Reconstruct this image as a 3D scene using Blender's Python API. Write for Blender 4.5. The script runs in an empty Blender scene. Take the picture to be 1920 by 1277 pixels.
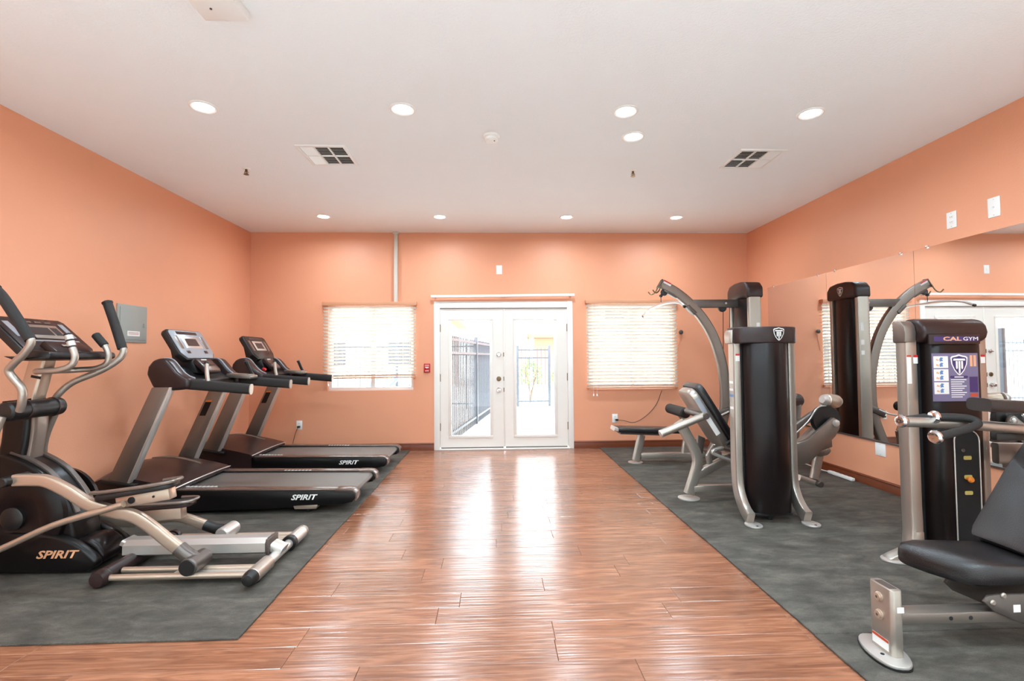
import bpy, bmesh, math, random
from mathutils import Vector, Matrix
random.seed(7)
S = bpy.context.scene
COL = S.collection
PI = math.pi
V = Vector

# ------------------------------------------------------------------ camera
cam_d = bpy.data.cameras.new('camera'); cam = bpy.data.objects.new('camera', cam_d); COL.objects.link(cam)
YAW, PITCH, ROLL, EYE = .0351, .0348, -.0074, 1.33
fw = V((math.sin(YAW)*math.cos(PITCH), math.cos(YAW)*math.cos(PITCH), math.sin(PITCH)))
rt = V((math.cos(YAW), -math.sin(YAW), 0)); up = rt.cross(fw)
r2 = rt*math.cos(ROLL) + up*math.sin(ROLL); u2 = up*math.cos(ROLL) - rt*math.sin(ROLL)
cam.matrix_world = Matrix(((r2.x, u2.x, -fw.x, 0), (r2.y, u2.y, -fw.y, 0), (r2.z, u2.z, -fw.z, EYE), (0, 0, 0, 1)))
cam_d.sensor_width = 36; cam_d.sensor_fit = 'HORIZONTAL'; cam_d.lens = 905.3*36/1920
cam_d.clip_start = .05; cam_d.clip_end = 200
S.camera = cam

# ------------------------------------------------------------------ world, sun, exposure
LAMP_W, LAMP_FILL_W = 17.0, 26.0        # recessed ceiling lamps: over the gym floor, unseen fill lamps added behind the viewpoint
SKY = 9.5
w = bpy.data.worlds.new('sky'); S.world = w; w.use_nodes = True
nt = w.node_tree; nt.nodes.clear()
o_ = nt.nodes.new('ShaderNodeOutputWorld'); b_ = nt.nodes.new('ShaderNodeBackground')
b_.inputs[0].default_value = (.84, .93, 1.0, 1); b_.inputs[1].default_value = SKY
nt.links.new(b_.outputs[0], o_.inputs[0])
sun_d = bpy.data.lights.new('sun', 'SUN'); sun_d.energy = 13.0; sun_d.angle = .01; sun_d.color = (1, .96, .9)
sun = bpy.data.objects.new('sun', sun_d); COL.objects.link(sun)
sun.rotation_euler = (math.radians(38), 0, math.radians(-18)); sun.location = (0, 0, 20)
S.view_settings.view_transform = 'Standard'; S.view_settings.look = 'None'
S.view_settings.gamma = 1; S.view_settings.use_curve_mapping = False
S.view_settings.exposure = 0.3
S.cycles.use_denoising = True
S.cycles.max_bounces = 10; S.cycles.diffuse_bounces = 6; S.cycles.glossy_bounces = 5
S.cycles.transparent_max_bounces = 12; S.cycles.sample_clamp_indirect = 8

XL, XR, YB, ZC, YR = -3.513, 3.773, 7.035, 3.159, -4.2    # left, right, back wall, ceiling, wall behind the viewpoint

# ------------------------------------------------------------------ materials
def lin(c):
    f = lambda v: v/12.92 if v <= .04045 else ((v+.055)/1.055)**2.4
    return (f(c[0]/255), f(c[1]/255), f(c[2]/255), 1)
class NT:
    def __init__(s, name):
        s.m = bpy.data.materials.new(name); s.m.use_nodes = True; s.t = s.m.node_tree
        s.b = s.t.nodes['Principled BSDF']; s.out = s.t.nodes['Material Output']
    def n(s, typ, **kw):
        x = s.t.nodes.new(typ)
        for k, v in kw.items(): setattr(x, k, v)
        return x
    def l(s, a, b): s.t.links.new(a, b)
def mat(name, rgb, rough=.5, metal=0., var=.06, scale=14., bump=0., bscale=300., coat=0., spec=.5, stretch=None):
    k = NT(name); b = k.b
    b.inputs['Roughness'].default_value = rough; b.inputs['Metallic'].default_value = metal
    b.inputs['Specular IOR Level'].default_value = spec
    b.inputs['Coat Weight'].default_value = coat; b.inputs['Coat Roughness'].default_value = .12
    g = k.n('ShaderNodeNewGeometry'); mp = k.n('ShaderNodeMapping')
    k.l(g.outputs['Position'], mp.inputs[0])
    if stretch: mp.inputs['Scale'].default_value = stretch
    nz = k.n('ShaderNodeTexNoise'); nz.inputs['Scale'].default_value = scale; nz.inputs['Detail'].default_value = 4
    k.l(mp.outputs[0], nz.inputs['Vector'])
    mx = k.n('ShaderNodeMix', data_type='RGBA'); c = lin(rgb)
    mx.inputs[6].default_value = tuple(v*(1-var) for v in c[:3])+(1,); mx.inputs[7].default_value = tuple(min(1, v*(1+var)) for v in c[:3])+(1,)
    k.l(nz.outputs['Fac'], mx.inputs[0]); k.l(mx.outputs[2], b.inputs['Base Color'])
    if bump:
        n2 = k.n('ShaderNodeTexNoise'); n2.inputs['Scale'].default_value = bscale; n2.inputs['Detail'].default_value = 3
        k.l(mp.outputs[0], n2.inputs['Vector'])
        bp = k.n('ShaderNodeBump'); bp.inputs['Strength'].default_value = bump; bp.inputs['Distance'].default_value = .004
        k.l(n2.outputs['Fac'], bp.inputs['Height']); k.l(bp.outputs[0], b.inputs['Normal'])
    return k.m
M = {}
M['wall'] = mat('coral_wall_paint', (227, 157, 122), .48, var=.03, scale=1.6, bump=.25, bscale=90, spec=.45)
M['ceiling'] = mat('textured_white_ceiling', (242, 244, 245), .75, var=.015, scale=3, bump=.5, bscale=70, spec=.3)
M['white'] = mat('white_paint', (236, 232, 226), .4, var=.02, scale=8)
M['doorwhite'] = mat('door_white_paint', (232, 225, 217), .42, var=.02, scale=6)
M['plastic'] = mat('white_plastic', (240, 238, 234), .35, var=.01)
M['base'] = mat('dark_stained_baseboard', (112, 52, 24), .35, var=.35, scale=6, stretch=(1, 1, 12))
M['mat'] = mat('grey_rubber_mat', (84, 83, 80), .7, var=.28, scale=3.2, bump=.5, bscale=420, spec=.4)
def mat_material():
    k = NT('grey_rubber_mat_scuffed'); b = k.b; g = k.n('ShaderNodeNewGeometry')
    mp = k.n('ShaderNodeMapping'); mp.inputs['Scale'].default_value = (1.4, 3.2, 1); mp.inputs['Rotation'].default_value = (0, 0, .35); k.l(g.outputs['Position'], mp.inputs[0])
    n1 = k.n('ShaderNodeTexNoise'); n1.inputs['Scale'].default_value = 2.6; n1.inputs['Detail'].default_value = 10; n1.inputs['Roughness'].default_value = .74; n1.inputs['Distortion'].default_value = .25; k.l(mp.outputs[0], n1.inputs['Vector'])
    cr = k.n('ShaderNodeValToRGB'); e = cr.color_ramp.elements; e[0].position = .33; e[0].color = lin((58, 54, 49)); e[1].position = .72; e[1].color = lin((112, 105, 95)); x = e.new(.5); x.color = lin((80, 75, 68)); k.l(n1.outputs['Fac'], cr.inputs[0])
    n2 = k.n('ShaderNodeTexNoise'); n2.inputs['Scale'].default_value = 260; n2.inputs['Detail'].default_value = 2; k.l(g.outputs['Position'], n2.inputs['Vector'])
    mx = k.n('ShaderNodeMix', data_type='RGBA', blend_type='MULTIPLY'); mx.inputs[0].default_value = .5; k.l(cr.outputs[0], mx.inputs[6])
    c2 = k.n('ShaderNodeValToRGB'); c2.color_ramp.elements[0].position = .4; c2.color_ramp.elements[0].color = (.55, .55, .55, 1); c2.color_ramp.elements[1].position = .6; k.l(n2.outputs['Fac'], c2.inputs[0]); k.l(c2.outputs[0], mx.inputs[7])
    k.l(mx.outputs[2], b.inputs['Base Color']); b.inputs['Roughness'].default_value = .72; b.inputs['Specular IOR Level'].default_value = .35
    bp = k.n('ShaderNodeBump'); bp.inputs['Strength'].default_value = .4; bp.inputs['Distance'].default_value = .003; k.l(n2.outputs['Fac'], bp.inputs['Height']); k.l(bp.outputs[0], b.inputs['Normal'])
    return k.m
M['mat'] = mat_material()
M['silver'] = mat('silver_paint', (174, 164, 154), .34, metal=.75, var=.03)
M['silver_light'] = mat('light_silver_paint', (204, 198, 192), .3, metal=.6, var=.02)
M['pewter'] = mat('pewter_paint', (132, 121, 113), .36, metal=.7, var=.04)
M['gunmetal'] = mat('gunmetal_paint', (98, 89, 84), .38, metal=.6, var=.04)
M['beige'] = mat('champagne_metal', (194, 174, 156), .32, metal=.7, var=.03)
M['chrome'] = mat('chrome', (225, 225, 228), .1, metal=1, var=.01)
M['black'] = mat('black_plastic', (22, 20, 20), .42, var=.15, scale=30)
M['gloss_black'] = mat('gloss_black_panel', (15, 12, 12), .3, var=.1, spec=.3)
M['brown'] = mat('dark_brown_plastic', (46, 31, 30), .32, var=.08, spec=.4)
M['shroud'] = mat('smoked_shroud', (24, 16, 16), .3, var=.1, spec=.28)
M['rubber'] = mat('black_foam_grip', (34, 31, 30), .7, var=.2, scale=60, bump=.3, bscale=500)
M['leather'] = mat('black_upholstery', (28, 25, 26), .29, var=.12, scale=20, bump=.35, bscale=260, spec=.6)
M['belt'] = mat('treadmill_belt', (98, 92, 87), .33, var=.12, scale=5, bump=.3, bscale=500, stretch=(1, 8, 8))
M['railtop'] = mat('foot_rail', (92, 74, 66), .22, var=.1, scale=8)
M['deckgrey'] = mat('console_face_grey', (150, 152, 158), .3, var=.04)
M['screen'] = mat('display_glass', (52, 48, 50), .15, var=.05)
M['cellgrey'] = mat('breaker_panel_grey', (150, 152, 146), .45, var=.02)
M['red'] = mat('red_plastic', (190, 24, 30), .35, var=.05)
M['orange'] = mat('orange_knob', (226, 128, 40), .35, var=.05)
M['labelwhite'] = mat('printed_label', (228, 224, 220), .5, var=.02)
M['labelred'] = mat('printed_red', (186, 70, 40), .5, var=.02)
M['labelblue'] = mat('printed_blue', (96, 130, 176), .5, var=.1)
M['navy'] = mat('printed_violet', (58, 42, 96), .45, var=.03)
M['poster'] = mat('poster_lavender', (112, 104, 134), .42, var=.06, scale=5)
M['tan'] = mat('printed_tan', (220, 160, 120), .5, var=.03)
M['yellow'] = mat('printed_yellow', (196, 176, 96), .5, var=.03)
M['valance'] = mat('blind_headrail', (206, 146, 110), .5, var=.06, scale=5, stretch=(1, 6, 20))
M['conduit'] = mat('painted_conduit', (204, 196, 184), .45, var=.02)
M['brass'] = mat('old_brass', (120, 98, 70), .35, metal=.8, var=.1)
M['dark'] = mat('opening_shade', (18, 16, 16), .8, var=.05)  # near-black standing in for the shade inside holes, slots and gaps
M['cable'] = mat('black_cable', (38, 34, 33), .5, var=.05)
M['ground'] = mat('pale_concrete', (206, 202, 196), .8, var=.05, scale=2, bump=.2, bscale=60)
M['iron'] = mat('fence_paint', (46, 52, 62), .45, var=.06)
M['stucco'] = mat('terracotta_stucco', (196, 132, 104), .8, var=.05, scale=4, bump=.3, bscale=50)
M['cream'] = mat('cream_stucco', (222, 206, 188), .8, var=.04, scale=4, bump=.3, bscale=50)
M['roof'] = mat('clay_roof', (150, 84, 64), .7, var=.15, scale=20)
M['leaf'] = mat('shrub_leaf', (96, 128, 64), .55, var=.35, scale=12)
M['bark'] = mat('shrub_stem', (98, 78, 60), .8, var=.2)
M['blue'] = mat('blue_sling', (48, 104, 186), .6, var=.08)
def slat_material():
    k = NT('cream_blind_slat'); b = k.b
    g = k.n('ShaderNodeNewGeometry'); mp = k.n('ShaderNodeMapping'); mp.inputs['Scale'].default_value = (2, 10, 40)
    k.l(g.outputs['Position'], mp.inputs[0]); nz = k.n('ShaderNodeTexNoise'); nz.inputs['Scale'].default_value = 3
    k.l(mp.outputs[0], nz.inputs['Vector'])
    mx = k.n('ShaderNodeMix', data_type='RGBA'); mx.inputs[6].default_value = lin((232, 224, 212)); mx.inputs[7].default_value = lin((240, 233, 224))
    k.l(nz.outputs['Fac'], mx.inputs[0]); k.l(mx.outputs[2], b.inputs['Base Color']); b.inputs['Roughness'].default_value = .45
    tr = k.n('ShaderNodeBsdfTranslucent'); tr.inputs[0].default_value = lin((250, 245, 236))
    ms = k.n('ShaderNodeMixShader'); ms.inputs[0].default_value = .12
    k.l(b.outputs[0], ms.inputs[1]); k.l(tr.outputs[0], ms.inputs[2]); k.l(ms.outputs[0], k.out.inputs[0])
    return k.m
M['slat'] = slat_material()
def glass_material():
    k = NT('clear_glass'); t = k.n('ShaderNodeBsdfTransparent'); t.inputs[0].default_value = (.93, .96, .96, 1)
    g = k.n('ShaderNodeBsdfGlossy'); g.inputs['Roughness'].default_value = .02
    f = k.n('ShaderNodeLayerWeight'); p5 = k.n('ShaderNodeMath', operation='POWER'); p5.inputs[1].default_value = 5; k.l(f.outputs['Facing'], p5.inputs[0])
    ma = k.n('ShaderNodeMath', operation='MULTIPLY_ADD'); ma.inputs[1].default_value = .95; ma.inputs[2].default_value = .04; k.l(p5.outputs[0], ma.inputs[0])
    ms = k.n('ShaderNodeMixShader'); k.l(ma.outputs[0], ms.inputs[0]); k.l(t.outputs[0], ms.inputs[1]); k.l(g.outputs[0], ms.inputs[2])
    k.l(ms.outputs[0], k.out.inputs[0]); return k.m
M['glass'] = glass_material()
def mirror_material():
    k = NT('mirror_silver'); k.b.inputs['Metallic'].default_value = 1; k.b.inputs['Roughness'].default_value = .012
    k.b.inputs['Base Color'].default_value = (.88, .885, .88, 1); return k.m
M['mirror'] = mirror_material()
def lamp_material():
    k = NT('lit_lamp_lens'); k.b.inputs['Emission Color'].default_value = (1, .97, .93, 1); k.b.inputs['Emission Strength'].default_value = 9
    return k.m
M['lamp'] = lamp_material()
def plank_material():
    k = NT('hand_scraped_planks'); b = k.b
    g = k.n('ShaderNodeNewGeometry'); oi = k.n('ShaderNodeObjectInfo')
    sh = k.n('ShaderNodeVectorMath', operation='SCALE'); k.l(oi.outputs['Random'], sh.inputs['Scale']); sh.inputs[0].default_value = (37, 11, 0)
    ad = k.n('ShaderNodeVectorMath', operation='ADD'); k.l(g.outputs['Position'], ad.inputs[0]); k.l(sh.outputs[0], ad.inputs[1])
    m1 = k.n('ShaderNodeMapping'); m1.inputs['Scale'].default_value = (1.1, 9, 1); k.l(ad.outputs[0], m1.inputs[0])
    n1 = k.n('ShaderNodeTexNoise'); n1.inputs['Scale'].default_value = 3.2; n1.inputs['Detail'].default_value = 7; n1.inputs['Distortion'].default_value = 1.2
    k.l(m1.outputs[0], n1.inputs['Vector'])
    cr = k.n('ShaderNodeValToRGB'); e = cr.color_ramp.elements
    e[0].position = .28; e[0].color = lin((114, 70, 50)); e[1].position = .72; e[1].color = lin((162, 110, 83))
    x = e.new(.5); x.color = lin((140, 90, 65)); k.l(n1.outputs['Fac'], cr.inputs[0])
    hs = k.n('ShaderNodeHueSaturation'); mr = k.n('ShaderNodeMapRange'); mr.inputs[3].default_value = .86; mr.inputs[4].default_value = 1.12
    k.l(oi.outputs['Random'], mr.inputs[0]); k.l(mr.outputs[0], hs.inputs['Value']); k.l(cr.outputs[0], hs.inputs['Color'])
    k.l(hs.outputs[0], b.inputs['Base Color'])
    b.inputs['Roughness'].default_value = .22; b.inputs['Specular IOR Level'].default_value = 1.0
    m2 = k.n('ShaderNodeMapping'); m2.inputs['Scale'].default_value = (.8, 34, 1); k.l(ad.outputs[0], m2.inputs[0])
    n2 = k.n('ShaderNodeTexNoise'); n2.inputs['Scale'].default_value = 1.6; n2.inputs['Detail'].default_value = 2; k.l(m2.outputs[0], n2.inputs['Vector'])
    bp = k.n('ShaderNodeBump'); bp.inputs['Strength'].default_value = .5; bp.inputs['Distance'].default_value = .005
    k.l(n2.outputs['Fac'], bp.inputs['Height']); k.l(bp.outputs[0], b.inputs['Normal'])
    return k.m
M['plank'] = plank_material()

# ------------------------------------------------------------------ mesh building
def catmull(pts, n=6):
    P = [V(p) for p in pts]; out = []
    for i in range(len(P)-1):
        p0 = P[max(i-1, 0)]; p1 = P[i]; p2 = P[i+1]; p3 = P[min(i+2, len(P)-1)]
        for j in range(n):
            t = j/n
            out.append(.5*((2*p1)+(p2-p0)*t+(2*p0-5*p1+4*p2-p3)*t*t+(3*p1-p0-3*p2+p3)*t**3))
    out.append(P[-1]); return out
def rsec(a, b, n=16, e=5.):            # rounded rectangle section, half sizes a, b
    out = []
    for i in range(n):
        t = 2*PI*(i+.5)/n; c, s = math.cos(t), math.sin(t)
        out.append((a*math.copysign(abs(c)**(2/e), c), b*math.copysign(abs(s)**(2/e), s)))
    return out
def csec(r, n=12, r_b=None):
    return [(r*math.cos(2*PI*i/n), (r_b or r)*math.sin(2*PI*i/n)) for i in range(n)]
class MB:
    """collects shapes given in world metres and links them as one mesh"""
    def __init__(s): s.v = []; s.f = []
    def add(s, vs, fs):
        k = len(s.v); s.v += [tuple(p) for p in vs]; s.f += [tuple(i+k for i in f) for f in fs]; return s
    def bm(s, b):
        b.verts.index_update(); s.add([v.co.copy() for v in b.verts], [[v.index for v in f.verts] for f in b.faces]); b.free(); return s
    def _bev(s, b, bev, seg=2):
        if bev:
            es = [e for e in b.edges if len(e.link_faces) == 2 and e.calc_face_angle(0) > .5]
            bmesh.ops.bevel(b, geom=es, offset=bev, segments=seg, affect='EDGES', profile=.5, clamp_overlap=True)
        return s.bm(b)
    def box(s, x0, x1, y0, y1, z0, z1, bev=0, seg=2):
        b = bmesh.new(); bmesh.ops.create_cube(b, size=1)
        for v in b.verts: v.co = V(((x0+x1)/2+v.co.x*(x1-x0), (y0+y1)/2+v.co.y*(y1-y0), (z0+z1)/2+v.co.z*(z1-z0)))
        return s._bev(b, bev, seg)
    def obox(s, c, U, W, N, a, b_, d, bev=0, seg=2):     # oriented box, half sizes a, b_, d on U, W, N
        b = bmesh.new(); bmesh.ops.create_cube(b, size=2); c = V(c); U = V(U).normalized(); W = V(W).normalized(); N = V(N).normalized()
        for v in b.verts: v.co = c+U*(v.co.x*a)+W*(v.co.y*b_)+N*(v.co.z*d)
        bmesh.ops.recalc_face_normals(b, faces=b.faces)
        return s._bev(b, bev, seg)
    def prism(s, pts, o, U, W, N, d0, d1, bev=0, seg=2):   # polygon (u,w) swept from d0 to d1 on N
        b = bmesh.new(); o = V(o); U = V(U); W = V(W); N = V(N); n = len(pts)
        A = [b.verts.new(o+U*p[0]+W*p[1]+N*d0) for p in pts]; B = [b.verts.new(o+U*p[0]+W*p[1]+N*d1) for p in pts]
        b.faces.new(A); b.faces.new(B[::-1])
        for i in range(n): b.faces.new((A[i], B[i], B[(i+1) % n], A[(i+1) % n]))
        bmesh.ops.recalc_face_normals(b, faces=b.faces)
        return s._bev(b, bev, seg)
    def xz(s, pts, y0, y1, bev=0, seg=2): return s.prism(pts, (0, 0, 0), (1, 0, 0), (0, 0, 1), (0, 1, 0), y0, y1, bev, seg)
    def yz(s, pts, x0, x1, bev=0, seg=2): return s.prism(pts, (0, 0, 0), (0, 1, 0), (0, 0, 1), (1, 0, 0), x0, x1, bev, seg)
    def xy(s, pts, z0, z1, bev=0, seg=2): return s.prism(pts, (0, 0, 0), (1, 0, 0), (0, 1, 0), (0, 0, 1), z0, z1, bev, seg)
    def sweep(s, path, sec, ref=(0, 1, 0), caps=True, taper=None):
        P = [V(p) for p in path]; n = len(sec); vs = []; R = V(ref)
        for i, p in enumerate(P):
            t = (P[min(i+1, len(P)-1)]-P[max(i-1, 0)]).normalized()
            A = R-t*R.dot(t)
            if A.length < 1e-4: A = t.orthogonal()
            A.normalize(); B = t.cross(A); k = taper(i/(len(P)-1)) if taper else 1
            vs += [p+A*(q[0]*k)+B*(q[1]*k) for q in sec]
        fs = []
        for i in range(len(P)-1):
            for j in range(n): fs.append((i*n+j, i*n+(j+1) % n, (i+1)*n+(j+1) % n, (i+1)*n+j))
        if caps: fs += [tuple(range(n))[::-1], tuple((len(P)-1)*n+j for j in range(n))]
        return s.add(vs, fs)
    def tube(s, path, r, n=12, ref=None, smooth=0, caps=True):
        P = catmull(path, smooth) if smooth else [V(p) for p in path]
        if ref is None:                                   # rotation-minimising frames
            t0 = (P[1]-P[0]).normalized(); A = t0.orthogonal().normalized(); vs = []; pt = t0
            for i, p in enumerate(P):
                t = (P[min(i+1, len(P)-1)]-P[max(i-1, 0)]).normalized()
                A = pt.rotation_difference(t) @ A; A = (A-t*A.dot(t)).normalized(); B = t.cross(A); pt = t
                vs += [p+A*(r*math.cos(2*PI*j/n))+B*(r*math.sin(2*PI*j/n)) for j in range(n)]
            fs = [(i*n+j, i*n+(j+1) % n, (i+1)*n+(j+1) % n, (i+1)*n+j) for i in range(len(P)-1) for j in range(n)]
            if caps: fs += [tuple(range(n))[::-1], tuple((len(P)-1)*n+j for j in range(n))]
            return s.add(vs, fs)
        return s.sweep(P, csec(r, n), ref, caps)
    def lathe(s, prof, o, axis=(0, 0, 1), n=24):           # prof: (radius, along axis)
        o = V(o); N = V(axis).normalized(); A = N.orthogonal().normalized(); B = N.cross(A); vs = []; fs = []
        for r, h in prof: vs += [o+N*h+A*(r*math.cos(2*PI*j/n))+B*(r*math.sin(2*PI*j/n)) for j in range(n)]
        for i in range(len(prof)-1):
            for j in range(n): fs.append((i*n+j, i*n+(j+1) % n, (i+1)*n+(j+1) % n, (i+1)*n+j))
        fs += [tuple(range(n))[::-1], tuple((len(prof)-1)*n+j for j in range(n))]
        return s.add(vs, fs)
    def cyl(s, p0, p1, r, n=20, bev=.0):
        p0 = V(p0); d = V(p1)-p0; L = d.length; b = min(bev, L/3, r/2)
        pr = [(r-b, 0), (r, b), (r, L-b), (r-b, L)] if b else [(r, 0), (r, L)]
        return s.lathe(pr, p0, d, n)
    def loft(s, rows, close=True):                         # rows of equal point count
        n = len(rows[0]); vs = [p for r in rows for p in r]
        fs = [(i*n+j, i*n+(j+1) % n, (i+1)*n+(j+1) % n, (i+1)*n+j) for i in range(len(rows)-1) for j in range(n if close else n-1)]
        if close: fs += [tuple(range(n))[::-1], tuple((len(rows)-1)*n+j for j in range(n))]
        return s.add(vs, fs)
    def mesh(s, name, off=(0, 0, 0), ang=35):
        me = bpy.data.meshes.new(name); o = V(off)
        me.from_pydata([tuple(V(p)-o) for p in s.v], [], s.f)
        b = bmesh.new(); b.from_mesh(me); bmesh.ops.recalc_face_normals(b, faces=b.faces); b.to_mesh(me); b.free()
        me.polygons.foreach_set('use_smooth', [True]*len(me.polygons)); me.set_sharp_from_angle(angle=math.radians(ang)); me.update()
        return me
    def build(s, name, material, parent=None, ang=35):
        off = base(parent)
        me = s.mesh(name, off, ang); me.materials.append(M[material]); ob = bpy.data.objects.new(name, me); COL.objects.link(ob)
        if parent: ob.parent = parent
        return ob
def base(p):                                               # world position of a (never rotated) parent chain
    o = V((0, 0, 0))
    while p: o += p.location; p = p.parent
    return o
def tag(o, label=None, cat=None, group=None, kind=None):
    if label: o['label'] = label
    if cat: o['category'] = cat
    if group: o['group'] = group
    if kind: o['kind'] = kind
    return o
def thing(name, loc, label, cat, group=None):
    o = bpy.data.objects.new(name, None); COL.objects.link(o); o.location = loc; o.empty_display_size = .1
    return tag(o, label, cat, group)
def struct(o): o['kind'] = 'structure'; return o
def copy_tree(o, parent=None):
    c = o.copy(); COL.objects.link(c)
    if parent: c.parent = parent
    for ch in list(o.children): copy_tree(ch, c)
    return c
class Fr:
    """a flat frame: origin, u, v directions, normal; boxes and outlines lie on it"""
    def __init__(s, o, U, W):
        s.o = V(o); s.U = V(U).normalized(); s.W = V(W).normalized(); s.N = s.U.cross(s.W)
    def p(s, u, w_, n=0): return s.o+s.U*u+s.W*w_+s.N*n
    def box(s, mb, u0, u1, w0, w1, n0, n1, bev=0, seg=2):
        return mb.obox(s.p((u0+u1)/2, (w0+w1)/2, (n0+n1)/2), s.U, s.W, s.N, (u1-u0)/2, (w1-w0)/2, (n1-n0)/2, bev, seg)
    def poly(s, mb, pts, n0, n1, bev=0): return mb.prism(pts, s.o, s.U, s.W, s.N, n0, n1, bev)
def text_part(name, txt, fr, u, w_, height, material, parent, shear=.0, n=.001, stretch=1., depth=.0006, bold=.0):
    cu = bpy.data.curves.new(name, 'FONT'); cu.body = txt; cu.size = 1; cu.shear = shear; cu.extrude = 0; cu.resolution_u = 2; cu.offset = bold
    tmp = bpy.data.objects.new(name, cu); COL.objects.link(tmp); dg = bpy.context.evaluated_depsgraph_get()
    me = bpy.data.meshes.new_from_object(tmp.evaluated_get(dg)); bpy.data.objects.remove(tmp)
    xs = [v.co.x for v in me.vertices]; ys = [v.co.y for v in me.vertices]; x0, x1, y0, y1 = min(xs), max(xs), min(ys), max(ys); k = height/(y1-y0)
    off = base(parent)
    for v in me.vertices: v.co = fr.p(u+(v.co.x-x0)*k*stretch, w_+(v.co.y-y0)*k, n)-off
    me.materials.clear(); me.materials.append(M[material]); me.name = name
    ob = bpy.data.objects.new(name, me); COL.objects.link(ob); ob.parent = parent
    return ob
def rrect(u0, u1, w0, w1, r, n=4):
    out = []
    for cx, cy, a in ((u1-r, w0+r, -PI/2), (u1-r, w1-r, 0), (u0+r, w1-r, PI/2), (u0+r, w0+r, PI)):
        for i in range(n+1): t = a+PI/2*i/n; out.append((cx+r*math.cos(t), cy+r*math.sin(t)))
    return out
SHIELD = [(-.5, .42), (-.42, .5), (-.2, .54), (0, .6), (.2, .54), (.42, .5), (.5, .42), (.46, .05), (.3, -.3), (.12, -.52), (0, -.6), (-.12, -.52), (-.3, -.3), (-.46, .05)]
def shield(fr, u, w_, size, parent, rim='labelwhite', field='gloss_black', n=0.):
    f = Fr(fr.p(u, w_, n), fr.U, fr.W); sc = lambda k: [(a*size*k, b*size*k) for a, b in SHIELD]
    e = f.poly(MB(), sc(1), 0, .0015).build('emblem', rim, parent)
    f.poly(MB(), sc(.86), .0015, .0022).build('emblem_field', field, e)
    g = size*.5
    f.poly(MB(), [(-.72*g, .5*g), (.72*g, .5*g), (.66*g, .72*g), (-.66*g, .72*g)], .0022, .003).build('emblem_bar', rim, e)
    for x0, x1, yb in ((-.42, -.2, -.35), (-.1, .1, -.85), (.2, .42, -.35)):
        f.poly(MB(), [(x0*g, .44*g), (x0*g, yb*g), ((x0+x1)/2*g, (yb-.14)*g), (x1*g, yb*g), (x1*g, .44*g)], .0022, .003).build('emblem_stroke', rim, e)
    return e

# ================================================================== the room
def slab(name, m, *b): return struct(MB().box(*b).build(name, m))
YS = 1.4      # the coral walls end here; the unseen end is made white to bounce neutral fill
slab('wall_left', 'wall', XL-.12, XL, YS, YB+.12, -.02, ZC)
slab('wall_right', 'wall', XR, XR+.12, YS, YB+.12, -.02, ZC)
slab('wall_bounce_left', 'white', XL-.12, XL, YR, YS, -.02, ZC)
slab('wall_bounce_right', 'white', XR, XR+.12, YR, YS, -.02, ZC)
slab('ceiling', 'ceiling', XL-.12, XR+.12, YR-.12, YB+.12, ZC, ZC+.12)
def holed_wall(xs, zs, holes, y0, y1):
    b = bmesh.new(); F = {}; B = {}
    for i, x in enumerate(xs):
        for j, z in enumerate(zs): F[i, j] = b.verts.new((x, y0, z)); B[i, j] = b.verts.new((x, y1, z))
    solid = lambda i, j: 0 <= i < len(xs)-1 and 0 <= j < len(zs)-1 and not any(h[0] < (xs[i]+xs[i+1])/2 < h[1] and h[2] < (zs[j]+zs[j+1])/2 < h[3] for h in holes)
    for i in range(len(xs)-1):
        for j in range(len(zs)-1):
            if not solid(i, j): continue
            q = [(i, j), (i+1, j), (i+1, j+1), (i, j+1)]
            b.faces.new([F[k] for k in q]); b.faces.new([B[k] for k in q[::-1]])
            for (a, c), (di, dj) in (((0, 1), (0, -1)), ((1, 2), (1, 0)), ((2, 3), (0, 1)), ((3, 0), (-1, 0))):
                if not solid(i+di, j+dj): b.faces.new([F[q[a]], B[q[a]], B[q[c]], F[q[c]]])
    bmesh.ops.delete(b, geom=[v for v in b.verts if not v.link_faces], context='VERTS')
    return MB().bm(b)
slab('wall_front', 'white', XL, XR, YR-.12, YR, -.02, ZC)  # unseen end wall, kept white to bounce neutral light forward
W1 = (-2.405, -1.18, .865, 2.09); W2 = (1.37, 2.64, .85, 2.1); DR = (-.885, 1.137, -.02, 2.15)
xs = sorted({XL, XR, W1[0], W1[1], W2[0], W2[1], DR[0], DR[1]}); zs = sorted({-.02, ZC, W1[2], W1[3], W2[2], W2[3], DR[3]})
struct(holed_wall(xs, zs, [W1, W2, DR], YB, YB+.12).build('wall_back', 'wall'))

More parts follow.
